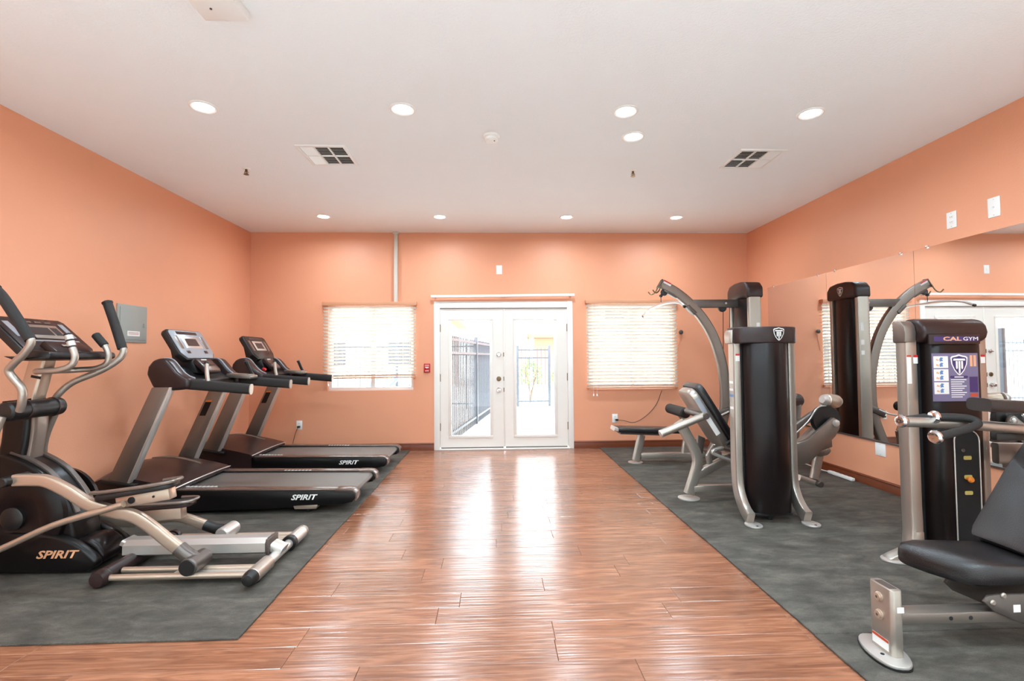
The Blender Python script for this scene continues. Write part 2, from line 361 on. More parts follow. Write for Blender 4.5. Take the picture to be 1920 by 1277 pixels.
# floor: planks laid left to right, each a piece of the floor
fl = struct(MB().box(XL, XR, YR, YB+.12, -.06, -.009).build('floor', 'plank'))
PW = .1585; shared = {}
def plank(x0, x1, y0, y1):
    L, Wd = round(x1-x0, 3), round(y1-y0, 3)
    if (L, Wd) not in shared:
        me = MB().box(-L/2+.0007, L/2-.0007, -Wd/2+.0007, Wd/2-.0007, -.009, 0, .0016, 1).mesh('plank'); me.materials.append(M['plank']); shared[L, Wd] = me
    o = bpy.data.objects.new('plank', shared[L, Wd]); COL.objects.link(o); o.parent = fl; o.location = ((x0+x1)/2, (y0+y1)/2, 0)
joints = {2: -.2, 3: .273, 0: .276, 7: 0., -1: .27, 8: .42, 5: -.35, 11: .1, 4: .75}
rr = random.Random(3); k = -9
while True:
    y0 = 2.314+PW*k
    if y0 > YB-.01: break
    y1 = min(y0+PW, YB); j = joints.get(k, rr.uniform(-.9, .9)); x = j
    cuts = [j]
    while cuts[0] > XL+.35: cuts.insert(0, round(cuts[0]-1.2, 3))
    while cuts[-1] < XR-.35: cuts.append(round(cuts[-1]+1.2, 3))
    cuts = [c for c in cuts if XL+.2 < c < XR-.2]; cuts = [XL]+cuts+[XR]
    for a, b2 in zip(cuts, cuts[1:]): plank(a, b2, y0, y1)
    k += 1
yk = 2.314-PW*9
struct(MB().box(XL, XR, YR, yk, -.009, 0).build('floor_bounce', 'plastic'))  # unseen white floor added to bounce neutral light into the room

# baseboards (lower board and rounded top moulding)
def baseboard(name, pts_runs):
    root = None
    for (x0, y0, x1, y1, nx, ny) in pts_runs:
        mb = MB(); dx, dy = V((x1-x0, y1-y0, 0)).normalized().xy; L = math.hypot(x1-x0, y1-y0)
        prof = [(0, 0), (.016, 0), (.016, .07), (.012, .08), (.012, .088), (.017, .094), (.012, .106), (0, .108)]
        mb.prism(prof, (x0, y0, 0), (nx, ny, 0), (0, 0, 1), (dx, dy, 0), 0, L)
        if root is None: root = struct(mb.build(name, 'base'))
        else: mb.build('baseboard_run', 'base', root)
baseboard('baseboard_back', [(XL, YB, DR[0], YB, 0, -1), (DR[1], YB, XR, YB, 0, -1)])
baseboard('baseboard_left', [(XL, YR, XL, YB, 1, 0)])
baseboard('baseboard_right', [(XR, YR, XR, YB, -1, 0)])

# double door
dr = struct(MB().box(DR[0], DR[0]+.085, YB-.012, YB+.11, 0, DR[3], .004).build('door_1', 'white'))
MB().box(DR[1]-.078, DR[1], YB-.012, YB+.11, 0, DR[3], .004).build('frame_jamb', 'white', dr)
MB().box(DR[0]+.085, DR[1]-.078, YB-.012, YB+.11, 2.052, DR[3], .004).build('frame_head', 'white', dr)
MB().box(DR[0]+.085, DR[1]-.078, YB+.012, YB+.022, 2.044, 2.052).build('frame_stop', 'gunmetal', dr)
MB().box(DR[0]+.07, DR[1]-.06, YB-.03, YB+.12, 0, .02, .005).build('threshold', 'white', dr)
def leaf(x0, x1, g0, g1, hx, knobs):
    z0, z1, y0, y1 = .036, 2.043, YB+.012, YB+.056; gz0, gz1 = .20, 1.878
    lf = holed_wall(sorted([x0, g0, g1, x1]), [z0, gz0, gz1, z1], [(g0, g1, gz0, gz1)], y0, y1).build('door_leaf', 'doorwhite', dr)
    for a in ((g0-.035, g1+.035, gz1-.008, gz1+.032), (g0-.035, g1+.035, gz0-.032, gz0+.008), (g0-.035, g0+.008, gz0+.008, gz1-.008), (g1-.008, g1+.035, gz0+.008, gz1-.008)):
        MB().box(a[0], a[1], y0-.012, y0+.006, a[2], a[3], .005).build('glazing_bead', 'doorwhite', lf)
    MB().box(g0-.004, g1+.004, y0+.016, y0+.022, gz0-.004, gz1+.004).build('glass_pane', 'glass', lf)
    MB().box(x0+.01, x1-.01, y0-.003, y0+.01, .022, .036).build('door_sweep', 'gunmetal', lf)
    for hz in (.33, 1.04, 1.76):
        MB().cyl((hx, y0-.006, hz-.055), (hx, y0-.006, hz+.055), .009, 10, .002).build('hinge', 'brass', lf)
    return lf
l1 = leaf(-.797, .128, -.64, -.07, -.799, 1)
l2 = leaf(.136, 1.057, .302, .867, 1.058, 0)
MB().box(.122, .142, YB+.002, YB+.014, .036, 2.043, .003).build('astragal', 'doorwhite', l1)
for z, nm, mt in ((1.372, 'deadbolt_rose', 'chrome'), (1.02, 'lock_rose', 'brass'), (.86, 'knob_rose', 'chrome')):
    MB().lathe([(.034, 0), (.034, .006), (.026, .013), (.012, .014)], (.052, YB+.012, z), (0, -1, 0), 20).build(nm, mt, l1)
    MB().box(.118, .13, YB-.001, YB+.003, z-.03, z+.03).build('latch_plate', 'brass', l1)
MB().obox((.052, YB-.014, 1.372), (1, 0, .35), (-.35, 0, 1), (0, 1, 0), .028, .008, .008, .003).build('thumb_turn', 'chrome', l1)
MB().lathe([(.012, 0), (.014, .02), (.028, .03), (.03, .045), (.02, .056), (.004, .058)], (.052, YB, .86), (0, -1, 0), 20).build('door_knob', 'chrome', l1)
# white curtain rail above the door
cr_ = thing('curtain_rail', (.12, YB, 2.2), 'white curtain rail on brackets above the double doors', 'curtain rail')
MB().sweep([(-.92, YB-.062, 2.215), (1.16, YB-.062, 2.233)], rsec(.014, .018, 12), (0, 1, 0)).build('rail', 'white', cr_)
for x, z in ((-.86, 2.216), (.12, 2.224), (1.1, 2.232)):
    MB().box(x-.012, x+.012, YB-.05, YB, z-.018, z+.012, .003).build('bracket', 'white', cr_)

# windows: white sliding frame, two panes
def window(name, W):
    x0, x1, z0, z1 = W; y = YB+.05; xm = (x0+x1)/2+.02
    r = struct(MB().box(x0, x1, y, y+.06, z0, z0+.05, .004).build(name, 'plastic'))
    MB().box(x0, x1, y, y+.06, z1-.045, z1, .004).build('frame_head', 'plastic', r)
    MB().box(x0, x0+.045, y, y+.06, z0+.05, z1-.045, .004).build('frame_jamb', 'plastic', r)
    MB().box(x1-.045, x1, y, y+.06, z0+.05, z1-.045, .004).build('frame_jamb', 'plastic', r)
    MB().box(xm-.03, xm+.03, y+.005, y+.055, z0+.05, z1-.045, .004).build('meeting_stile', 'plastic', r)
    for a, b in ((x0+.045, xm-.03), (xm+.03, x1-.045)): MB().box(a, b, y+.026, y+.032, z0+.05, z1-.045).build('glass_pane', 'glass', r)
window('window_1', W1); window('window_2', W2)
def blind(x0, x1, ztop, zbot, tilt, label, skew, wand):
    yc = YB-.038
    r = thing('window_blind', ((x0+x1)/2, YB, ztop), label, 'window blind', 'slatted blinds on the back wall')
    MB().box(x0-.012, x1+.012, YB-.082, YB-.002, ztop-.055, ztop, .004).build('headrail', 'valance', r)
    n = int((ztop-.06-zbot-.03)/.0485); L = x1-x0
    sm = MB().box(-L/2, L/2, -.025, .025, -.0015, .0015, .0008, 1).mesh('slat'); sm.materials.append(M['slat'])
    for i in range(n):
        z = ztop-.085-i*.0485; o = bpy.data.objects.new('slat', sm); COL.objects.link(o); o.parent = r
        sk = skew*(1 if i > n-5 else .25)*min(1, i/n)
        o.location = V(((x0+x1)/2, yc, z))-r.location; o.rotation_euler = (math.radians(tilt+random.uniform(-2.5, 2.5)), -sk+random.uniform(-.0012, .0012), 0)
    zb = ztop-.085-(n-1)*.0485-.032
    MB().obox(((x0+x1)/2, yc, zb), (1, 0, skew), (0, 1, 0), (-skew, 0, 1), L/2, .026, .009, .003).build('bottom_rail', 'valance', r)
    for u in (.14, .5, .86):
        x = x0+L*u
        for dy in (-.027, .027): MB().cyl((x, yc+dy, zb), (x, yc+dy, ztop-.05), .0012, 6).build('ladder_cord', 'white', r)
    for xw in wand:
        MB().cyl((xw, yc-.036, zb-.09), (xw, yc-.036, ztop-.05), .0015, 6).build('pull_cord', 'white', r)
        MB().lathe([(.004, 0), (.011, .006), (.008, .03), (.003, .036)], (xw, yc-.036, zb-.12), (0, 0, 1), 10).build('cord_tassel', 'white', r)
    return r
blind(-2.455, -1.14, 2.14, .985, -34, 'cream slatted blind left of the doors, raised slightly above its sill', .006, (-2.37, -1.22))
blind(1.335, 2.668, 2.158, .835, -46, 'cream slatted blind right of the doors, lowered fully over its window', .0, (1.42, 1.47))

# ================================================================== ceiling fittings
def downlight(x, y, label, group=None, watts=LAMP_W):
    r = thing('recessed_light', (x, y, ZC), label, 'ceiling light', group or 'recessed ceiling lights')
    MB().lathe([(.066, 0), (.068, -.004), (.082, -.010), (.094, -.004), (.096, 0)], (x, y, ZC)).build('trim_ring', 'plastic', r)
    MB().lathe([(.066, 0), (.066, -.003), (.03, -.0045), (.002, -.005)], (x, y, ZC-.003)).build('lamp_lens', 'lamp', r)
    d = bpy.data.lights.new('lamp', 'AREA'); d.shape = 'DISK'; d.size = .13; d.energy = watts; d.color = (.71, .885, 1); d.spread = math.radians(170)
    l = bpy.data.objects.new('lamp_light', d); COL.objects.link(l); l.parent = r; l.location = (0, 0, -.0135)
names = ['leftmost', 'second from left', 'third from left', 'rightmost']
for i, x in enumerate((-2.1, -.667, .983, 2.398)): downlight(x, 3.51, f'recessed ceiling light, {names[i]} of the near row')
downlight(1.158, 3.919, 'extra recessed ceiling light just behind the near row, right of the smoke detector')
for i, x in enumerate((-2.194, -.705, .943, 2.395)): downlight(x, 6.225, f'recessed ceiling light, {names[i]} of the row by the back wall')
for y in (.8, -.9, -2.6):  # out-of-view lamp rows added for neutral fill light
    for x in (-2.1, -.667, .983, 2.398): downlight(x, y, 'unseen fill light added to the ceiling behind the viewpoint', 'added fill lights behind the viewpoint', LAMP_FILL_W)

sd = thing('smoke_detector', (-.021, 3.93, ZC), 'round white smoke detector in the middle of the ceiling', 'smoke detector')
MB().lathe([(.07, 0), (.07, -.012), (.064, -.02), (.058, -.022)], (-.021, 3.93, ZC)).build('mounting_base', 'plastic', sd)
MB().lathe([(.058, -.022), (.056, -.04), (.044, -.05), (.02, -.052), (.004, -.052)], (-.021, 3.93, ZC)).build('sensor_cap', 'plastic', sd)
MB().lathe([(.006, -.051), (.006, -.055)], (.005, 3.905, ZC), n=10).build('indicator', 'red', sd)
for x, y, lb in ((-2.376, 4.66, 'small brass fire sprinkler head at left of the ceiling'), (1.367, 4.65, 'small metal fire sprinkler head at right of the ceiling')):
    r = thing('sprinkler_head', (x, y, ZC), lb, 'sprinkler', 'fire sprinklers')
    MB().lathe([(.036, 0), (.034, -.004), (.02, -.008)], (x, y, ZC), n=16).build('escutcheon', 'plastic', r)
    MB().lathe([(.011, -.006), (.011, -.028), (.005, -.03), (.005, -.05)], (x, y, ZC), n=12).build('body', 'brass', r)
    for s in (-1, 1): MB().tube([(x+s*.01, y, ZC-.024), (x+s*.017, y, ZC-.04), (x+s*.004, y, ZC-.056)], .003, 6).build('frame_arm', 'brass', r)
    MB().lathe([(.003, -.05), (.024, -.056), (.024, -.058), (.003, -.06)], (x, y, ZC), n=14).build('deflector', 'brass', r)
def vent(cx, cy, flip, label):
    r = thing('air_vent', (cx, cy, ZC), label, 'air vent', 'ceiling air registers'); h = .215; q = .185
    z = ZC
    for a in ((-h, h, q, h), (-h, h, -h, -q), (-h, -q, -q, q), (q, h, -q, q)):
        MB().box(cx+a[0], cx+a[1], cy+a[2], cy+a[3], z-.012, z, .004).build('register_frame', 'plastic', r)
    MB().box(cx-q, cx+q, cy-q, cy+q, z-.0015, z).build('duct_shade', 'dark', r)  # flat dark plate paints the duct's inner shade; the ceiling is uncut
    w3 = 2*q/3
    for i in (1, 2): MB().box(cx-q+w3*i-.006, cx-q+w3*i+.006, cy-q, cy+q, z-.013, z-.0015).build('divider', 'plastic', r)
    MB().box(cx-q, cx+q, cy-.005, cy+.005, z-.0125, z-.0015).build('divider', 'plastic', r)
    for c in range(3):
        side = (c == 0) if not flip else (c == 2)
        for y0, y1 in ((cy-q, cy-.005), (cy+.005, cy+q)):
            mb = MB(); x0 = cx-q+w3*c+.006; n = 6
            for i in range(n):
                t = (i+.5)/n
                if side:    # blades turned to the side, their faces towards the room
                    mb.obox((x0+(w3-.012)*t, (y0+y1)/2, z-.007), (1, 0, .45 if not flip else -.45), (0, 1, 0), (-.45 if not flip else .45, 0, 1), .0098, (y1-y0)/2, .0006)
                else:
                    yy = y0+(y1-y0)*t; mb.obox((x0+(w3-.012)/2, yy, z-.007), (1, 0, 0), (0, .95, .3), (0, -.3, .95), (w3-.012)/2, .0045, .0005)
            b = mb.build('blades', 'plastic', r); b['kind'] = 'stuff'
    return r
vent(-1.49, 4.335, False, 'white square air register in the ceiling at left, between the light rows')
vent(2.40, 4.35, True, 'white square air register in the ceiling at right, between the light rows')
cb = thing('ceiling_box', (-1.40, 2.33, ZC), 'shallow white box on the ceiling, cut by the top edge at left', 'ceiling box')
MB().box(-1.512, -1.284, 2.1, 2.535, ZC-.05, ZC, .006).build('cover', 'plastic', cb)
MB().lathe([(.006, 0), (.006, -.004), (.003, -.005)], (-1.43, 2.44, ZC-.05), n=10).build('screw', 'gunmetal', cb)

# ================================================================== on the walls
MB_ = MB().sweep([(-1.43, YB-.03, 2.142), (-1.43, YB-.03, ZC)], rsec(.028, .028, 16, 4), (0, 1, 0))
cd = thing('conduit', (-1.43, YB, 2.142), 'pale vertical conduit from the ceiling down to the left window', 'conduit')
MB_.build('duct', 'conduit', cd)
MB().box(-1.47, -1.39, YB-.064, YB, ZC-.03, ZC, .004).build('ceiling_collar', 'conduit', cd)
def plate(name, fr, wd, ht, label, cat, kind, group=None):
    r = thing(name, tuple(fr.o), label, cat, group)
    fr.box(MB(), -wd/2, wd/2, -ht/2, ht/2, 0, .006, .0025).build('face_plate', 'plastic', r)
    if kind == 'duplex':
        for s in (-1, 1):
            rc = fr.poly(MB(), rrect(-.017, .017, s*.021-.014, s*.021+.014, .008), .005, .0085).build('receptacle', 'white', r)
            for d in (-.007, .007): fr.box(MB(), d-.0012, d+.0012, s*.021-.002, s*.021+.008, .0085, .009).build('slot', 'dark', rc)
    elif kind == 'switch': fr.box(MB(), -.011, .011, -.028, .028, .005, .010, .002).build('rocker', 'white', r)
    elif kind == 'coax':
        MB().cyl(fr.p(0, 0, .005), fr.p(0, 0, .016), .006, 12).build('socket', 'chrome', r)
    for s in (-1, 1): MB().cyl(fr.p(0, s*ht*.4, .005), fr.p(0, s*ht*.4, .0072), .003, 8).build('screw', 'silver', r)
    return r
BK = lambda x, z: Fr((x, YB, z), (1, 0, 0), (0, 0, 1))        # normal towards -y
RT = lambda y, z: Fr((XR, y, z), (0, -1, 0), (0, 0, 1))
plate('wall_plate', BK(.067, 2.612), .085, .13, 'white switch plate on the back wall high above the doors', 'wall plate', 'switch')
oL = plate('power_outlet', BK(-2.80, .385), .08, .125, 'white power outlet beside the far treadmill with a black plug', 'outlet', 'duplex')
oR = plate('power_outlet', BK(1.744, .43), .08, .125, 'white power outlet behind the low bench with a black plug', 'outlet', 'duplex')
plate('power_outlet', RT(3.817, 2.436), .085, .135, 'white outlet plate high on the right wall, the one further from view', 'outlet', 'duplex')
plate('wall_plate', RT(3.478, 2.436), .09, .15, 'blank white plate high on the right wall, nearest the viewer', 'wall plate', 'coax')
plate('wall_plate', RT(4.64, .40), .125, .125, 'square white plate on the right wall below the mirror', 'wall plate', 'blank')
def plug_cord(name, p, path, label):
    r = thing(name, p, label, 'power cord')
    MB().box(p[0]-.02, p[0]+.02, p[1]-.045, p[1]-.0095, p[2]-.013, p[2]+.013, .005).build('plug', 'black', r)
    MB().tube(path, .004, 8, smooth=6).build('cord', 'cable', r)
plug_cord('plug_cord', (-2.80, YB, .364), [(-2.80, YB-.045, .364), (-2.80, YB-.07, .35), (-2.83, YB-.06, .28), (-2.86, YB-.05, .18), (-2.88, YB-.07, .06), (-2.88, YB-.14, .017)], 'black plug with its cord dropping behind the far treadmill')
plug_cord('plug_cord', (1.764, YB, .409), [(1.78, YB-.04, .409), (1.86, YB-.05, .40), (2.02, YB-.03, .37), (2.2, YB-.015, .46), (2.35, YB-.012, .62), (2.43, YB-.012, .80), (2.44, YB-.02, .828)], 'black plug whose thin cord rises along the wall to the right blind')
ps = thing('pull_station', (-.984, YB, 1.185), 'red fire alarm pull station on the wall left of the doors', 'fire alarm'); f = BK(-.984, 1.185)
f.box(MB(), -.044, .044, -.064, .064, 0, .03, .006).build('housing', 'red', ps)
f.poly(MB(), [(-.026, .016), (.026, .016), (.026, .002), (.008, .002), (0, -.014), (-.008, .002), (-.026, .002)], .03, .036, .001).build('pull_handle', 'labelwhite', ps)
f.box(MB(), -.03, .03, .034, .042, .03, .031).build('lettering_band', 'labelwhite', ps)
f.box(MB(), -.026, .026, -.046, -.036, .03, .031).build('lettering_band', 'labelwhite', ps)
ck = thing('cord_cleat', (2.732, YB, 1.682), 'dark round cord hook on the wall right of the right blind', 'wall hook')
MB().lathe([(.012, 0), (.012, .02), (.03, .03), (.032, .042), (.02, .05), (.004, .05)], (2.732, YB, 1.682), (0, -1, 0), 16).build('knob', 'gunmetal', ck)
MB().tube([(2.735, YB-.025, 1.66), (2.725, YB-.012, 1.58), (2.70, YB-.008, 1.46), (2.69, YB-.008, 1.40)], .0035, 6, smooth=4).build('looped_cord', 'valance', ck)
pb = thing('breaker_panel', (XL, 4.785, 1.68), 'grey metal electrical panel on the left wall', 'electrical panel'); f = Fr((XL, 4.785, 1.68), (0, 1, 0), (0, 0, 1))
f.box(MB(), -.19, .19, -.18, .18, 0, .014, .004).build('panel_frame', 'cellgrey', pb)
d = f.box(MB(), -.165, .165, -.155, .155, .014, .02, .003).build('panel_door', 'cellgrey', pb)
f.box(MB(), .13, .15, -.03, .01, .02, .026, .002).build('latch', 'cellgrey', d)
lbl = f.box(MB(), -.075, .085, -.118, -.07, .02, .0205).build('paper_label', 'labelwhite', d)
for i in range(2): f.box(MB(), -.06, .07, -.088-.014*i, -.083-.014*i, .0205, .0208).build('print_line', 'labelred', lbl)
st = thing('power_strip', (3.715, 5.12, 0), 'white power strip lying on the mat along the right baseboard', 'power strip')
MB().box(3.695, 3.735, 4.94, 5.31, .014, .046, .007).build('housing', 'plastic', st)
for i in range(5): MB().box(3.702, 3.728, 4.98+i*.062, 5.012+i*.062, .046, .048, .001).build('socket', 'labelwhite', st)
MB().tube([(3.715, 5.31, .03), (3.715, 5.4, .022), (3.73, 5.6, .02), (3.74, 5.9, .02)], .006, 8, smooth=4).build('cord', 'plastic', st)

# mirrors on the right wall
cuts = [6.514, 5.332, 4.184, 3.03]
ml = ['furthest mirror panel on the right wall, next to the room corner', 'second mirror panel from the room corner, behind the low arm of the near black tower', 'third mirror panel from the corner, reflecting the white doors', 'fourth mirror panel from the corner, leaving the right edge of view', 'last mirror panel along the right wall, beyond the right edge of view']
for i, (a, b) in enumerate(zip(cuts, cuts[1:])):
    r = thing('mirror_panel', (XR, (a+b)/2, .485), ml[i], 'mirror', 'wall mirrors')
    MB().box(XR-.008, XR-.001, b+.0015, a-.0015, .485, 2.262).build('mirror_glass', 'mirror', r)
    MB().box(XR-.014, XR, b+.0015, a-.0015, .470, .485).build('channel', 'gunmetal', r)
    for u in (.12, .88):
        y = b+(a-b)*u; MB().box(XR-.014, XR-.002, y-.014, y+.014, 2.25, 2.275, .002).build('clip', 'chrome', r)

# rubber floor mats
def mats(x0, x1, ys, labels, cat):
    for (a, b), lb in zip(zip(ys, ys[1:]), labels):
        o = MB().box(x0+random.uniform(-.004, .004), x1+random.uniform(-.004, .004), a+.0015, b-.0015, .0005, .012, .0025, 1).build('rubber_mat', 'mat'); tag(o, lb, 'mat', cat)
mats(XL+.02, -1.228, [2.377, 2.77, 4.0, 5.2, 6.2, YB-.02], ['narrow grey rubber mat strip at the near edge of the left side', 'grey rubber mat under the elliptical trainer', 'grey rubber mat under the near treadmill', 'grey rubber mat under most of the far treadmill', 'grey rubber mat against the back wall behind the far treadmill'], 'left rubber mats')
mats(1.503, XR-.02, [1.6, 2.28, 3.508, 4.75, 5.95, YB-.02], ['grey rubber mat at the bottom right with the short post on it', 'grey rubber mat under the seated press and its tower', 'grey rubber mat under the black logo tower', 'grey rubber mat behind the logo tower', 'grey rubber mat under the low bench by the back wall'], 'right rubber mats')

# ================================================================== treadmills (built facing the left wall; x = 0 at the rear end)
def treadmill(X, Y, label, face_mat='deckgrey', stop=False):
    r = thing('treadmill', (X, Y, .012), label, 'treadmill', 'treadmills')
    G = V((X, Y, .0))
    def m(): return MB()
    def T(mb, name, mt, parent=None, ang=35):
        mb.v = [tuple(V(p)+G) for p in mb.v]; return mb.build(name, mt, parent or r, ang)
    for s in (-1, 1):
        y0, y1 = sorted((s*.29, s*.40))
        T(m().xz([(-2.05, .035), (-.75, .055), (-.10, .085), (-.03, .10), (-.004, .135), (-.008, .17), (-.03, .192), (-.10, .2), (-1.5, .222), (-2.05, .232)], y0, y1, .012), 'side_skirt', 'gloss_black')
        T(m().prism([(-1.62, .2225), (-.16, .2), (-.16, .212), (-1.62, .234)], (0, 0, 0), (1, 0, 0), (0, 0, 1), (0, 1, 0), y0+.006, y1-.004, .004), 'foot_rail', 'railtop')
        ec = T(m().xz([(-.17, .196), (-.17, .214), (-.06, .214), (-.022, .205), (.004, .18), (.01, .14), (.0, .112), (-.012, .112), (-.004, .14), (-.008, .17), (-.03, .192)], y0-.004, y1+.004, .004), 'end_cap', 'railtop')
        xd = -1.48 if s < 0 else -.9
        for i in range(8):
            x = xd+i*.034; yy = s*.300
            T(m().prism([(x, yy-.008), (x+.014, yy-.008), (x+.024, yy+.008), (x+.010, yy+.008)], (0, 0, .2135-(x+.16)*.0151), (1, 0, 0), (0, 1, 0), (0, 0, 1), -.002, .0012), 'step_mark', 'labelwhite')
        # rear foot
        T(m().xz([(-.53, .086), (-.32, .086), (-.335, .05), (-.515, .05)], y0, y1, .003), 'foot_bracket', 'beige')
        T(m().cyl((-.42, s*.345, .013), (-.42, s*.345, .05), .022, 14, .004), 'levelling_foot', 'black')
        # upright with bright rear edge
        b0, b1, t0, t1 = (-2.03, .30), (-1.865, .30), (-1.675, 1.10), (-1.535, 1.10)
        up_ = T(m().xz([b0, b1, t1, t0], s*.435-.032, s*.435+.032, .008), 'upright', 'pewter')
        T(m().xz([b1, (b1[0]+.022, .30), (t1[0]+.022, 1.10), t1], s*.435-.034, s*.435+.034, .006), 'upright_edge', 'silver_light', up_)
        T(m().xz([(-2.07, .31), (-1.79, .27), (-1.79, .30), (-2.07, .345)], s*.435-.045, s*.435+.045, .008), 'upright_collar', 'black', up_)
        yf = s*.435-.0335
        fr = Fr(V((-1.735, yf, .84))+G, (1, 0, 0), (.4, 0, .92)); fr.N = V((0, -1, 0))
        if s > 0:
          lb = fr.box(MB(), -.03, .03, -.085, .085, 0, .002).build('warning_label', 'gloss_black', up_)
          fr.box(MB(), -.03, .03, .066, .085, .002, .003).build('label_band', 'orange', lb)
        # handrail
        T(m().sweep([(-1.46, s*.40, 1.125), (-.893, s*.40, 1.074)], rsec(.028, .044, 20, 3), (0, 1, 0)), 'handrail', 'rubber')
        T(m().sweep([(-.893, s*.40, 1.074), (-.885, s*.40, 1.0734)], rsec(.029, .045, 20, 3), (0, 1, 0)), 'rail_end', 'silver')
        # side lobe of the console base
        pr = [(-1.735, 1.21), (-1.722, 1.275), (-1.685, 1.325), (-1.63, 1.347), (-1.575, 1.338), (-1.53, 1.29), (-1.48, 1.225), (-1.43, 1.187), (-1.38, 1.165), (-1.375, 1.09), (-1.45, 1.075), (-1.6, 1.065), (-1.68, 1.095)]
        y2, y3 = sorted((s*.335, s*.455)); lobe = T(m().xz(pr, y2, y3, .03, 3), 'console_lobe', 'brown')
        rim = [(-1.66, 1.335), (-1.61, 1.338), (-1.565, 1.318), (-1.52, 1.265), (-1.475, 1.213), (-1.43, 1.18), (-1.39, 1.165)]
        T(m().tube([(a, s*.352, b+.004) for a, b in rim], .008, 8, smooth=3), 'rim_trim', 'deckgrey', lobe)
        # pulse grip
        T(m().tube([(-1.25, s*.40, 1.14), (-1.275, s*.375, 1.20), (-1.30, s*.34, 1.29)], .017, 12, smooth=3), 'pulse_grip', 'silver' if s < 0 else 'black')
        T(m().cyl((-1.30, s*.34, 1.287), (-1.307, s*.333, 1.31), .019, 12, .004), 'grip_cap', 'black')
    # belt wraps round the rear roller
    bp = [(-1.75, .214), (-.06, .196), (-.036, .186), (-.026, .165), (-.036, .142), (-.06, .132), (-1.75, .15)]
    T(m().xz(bp, -.285, .285, 0), 'running_belt', 'belt')
    T(m().xz([(-2.1, .03), (-.9, .05), (-.5, .09), (-.5, .13), (-2.1, .15)], -.29, .29, .01), 'underframe', 'black')
    # motor hood, crowned
    prof = [(-2.2, .055), (-2.215, .15), (-2.205, .24), (-2.17, .305), (-2.10, .335), (-1.95, .345), (-1.80, .325), (-1.64, .29), (-1.53, .262), (-1.505, .245), (-1.505, .222)]
    rows = []; n = 13
    for (x, z) in prof:
        row = []
        for j in range(n):
            t = -1+2*j/(n-1); top = max(0, min(1, (z-.2)/.12)); cz = .055*(1-t*t)*top; xo = (.05*(1-abs(t)**2) if x > -1.6 else -.03*(1-t*t))
            row.append((x+xo*(.6 if x > -1.6 else 1), t*.43, z+cz))
        rows.append(row)
    mb = m(); mb.loft(rows, close=False)
    for j in (0, n-1): mb.add([rows[i][j] for i in range(len(prof))]+[(-1.505, rows[0][j][1], .05)], [tuple(range(len(prof)+1))])
    hood = T(mb, 'motor_hood', 'brown', ang=40)
    T(m().tube([(p[0]+.004, p[1], p[2]+.002) for p in rows[9]], .006, 8), 'hood_trim', 'silver_light', hood)
    T(m().tube([(rows[i][9][0], rows[i][9][1], rows[i][9][2]+.001) for i in (4, 5, 6, 7)], .013, 8, smooth=4), 'hood_highlight', 'pewter', hood)  # lighter strip standing in for the reflection along the hood
    # console cross body and neck
    T(m().xz([(-1.735, 1.18), (-1.715, 1.26), (-1.66, 1.285), (-1.60, 1.27), (-1.52, 1.185), (-1.40, 1.15), (-1.41, 1.10), (-1.6, 1.075), (-1.7, 1.10)], -.34, .34, .02), 'console_body', 'black')
    T(m().xz([(-1.715, 1.24), (-1.775, 1.50), (-1.745, 1.57), (-1.70, 1.55), (-1.545, 1.32), (-1.50, 1.20)], -.13, .13, .02), 'console_neck', 'black')
    fr = Fr(V((-1.628, 0, 1.472))+G, (0, 1, 0), (-.165, 0, .27)); H2 = .163
    fr.N = V((.27, 0, .165)).normalized()
    hous = fr.poly(MB(), [(-.205, -H2), (.205, -H2), (.262, -.10), (.262, H2-.03), (.235, H2), (-.235, H2), (-.262, H2-.03), (-.262, -.10)], -.062, -.004, .012).build('console_housing', 'black', r)
    face = fr.poly(MB(), [(-.19, -H2+.014), (.19, -H2+.014), (.245, -.09), (.245, H2-.035), (.222, H2-.014), (-.222, H2-.014), (-.245, H2-.035), (-.245, -.09)], -.004, .002, .002).build('console_face', face_mat, r)
    fr.box(MB(), -.15, .15, .105, .135, .002, .003).build('print_band', 'screen', face)
    bz = fr.box(MB(), -.125, .125, -.045, .085, .002, .004, .001).build('display_bezel', 'silver_light', face)
    fr.box(MB(), -.085, .085, -.02, .06, .004, .005).build('display', 'screen', bz)
    for s in (-1, 1):
        fr.box(MB(), s*.185-.022, s*.185+.022, -.05, .09, .002, .0035, .001).build('key_strip', 'pewter', face)
        fr.box(MB(), s*.13-.026, s*.13+.026, -.10, -.07, .002, .004, .001).build('key', 'brown', face)
    f2 = Fr(V((-1.475, -.01, 1.272))+G, (0, 1, 0), (-.10, 0, .10)); f2.N = V((.1, 0, .1)).normalized()
    kp = f2.poly(MB(), [(-.085, -.085), (.085, -.085), (.115, -.05), (.115, .085), (-.115, .085), (-.115, -.05)], -.03, .012, .008).build('keypad', 'brown', r)
    f2.box(MB(), -.085, .085, .0, .06, .012, .0135).build('keypad_display', 'screen', kp)
    f2.box(MB(), -.05, .03, .062, .073, .012, .0135).build('keypad_light', 'labelwhite', kp)
    f2.box(MB(), -.08, .08, -.07, -.015, .012, .014, .001).build('key_field', 'pewter', kp)
    if stop: T(m().lathe([(.024, 0), (.026, .02), (.018, .03), (.004, .031)], (-1.49, -.2, 1.2), (.5, 0, .86), 16), 'stop_button', 'red')
    T(m().obox((-1.33, .31, 1.162), (1, 0, -.08), (0, 1, 0), (.08, 0, 1), .12, .075, .02, .01), 'side_tray', 'pewter')
    T(m().obox((-1.33, .31, 1.184), (1, 0, -.08), (0, 1, 0), (.08, 0, 1), .095, .055, .003, .001), 'tray_card', 'silver')
    fs = Fr(V((0, -.4015, 0))+G, (1, 0, 0), (0, 0, 1))
    text_part('lettering', 'SPIRIT', fs, -.545, .128, .047, 'labelwhite', r, shear=.35, n=.0005, stretch=1.25, bold=.03)
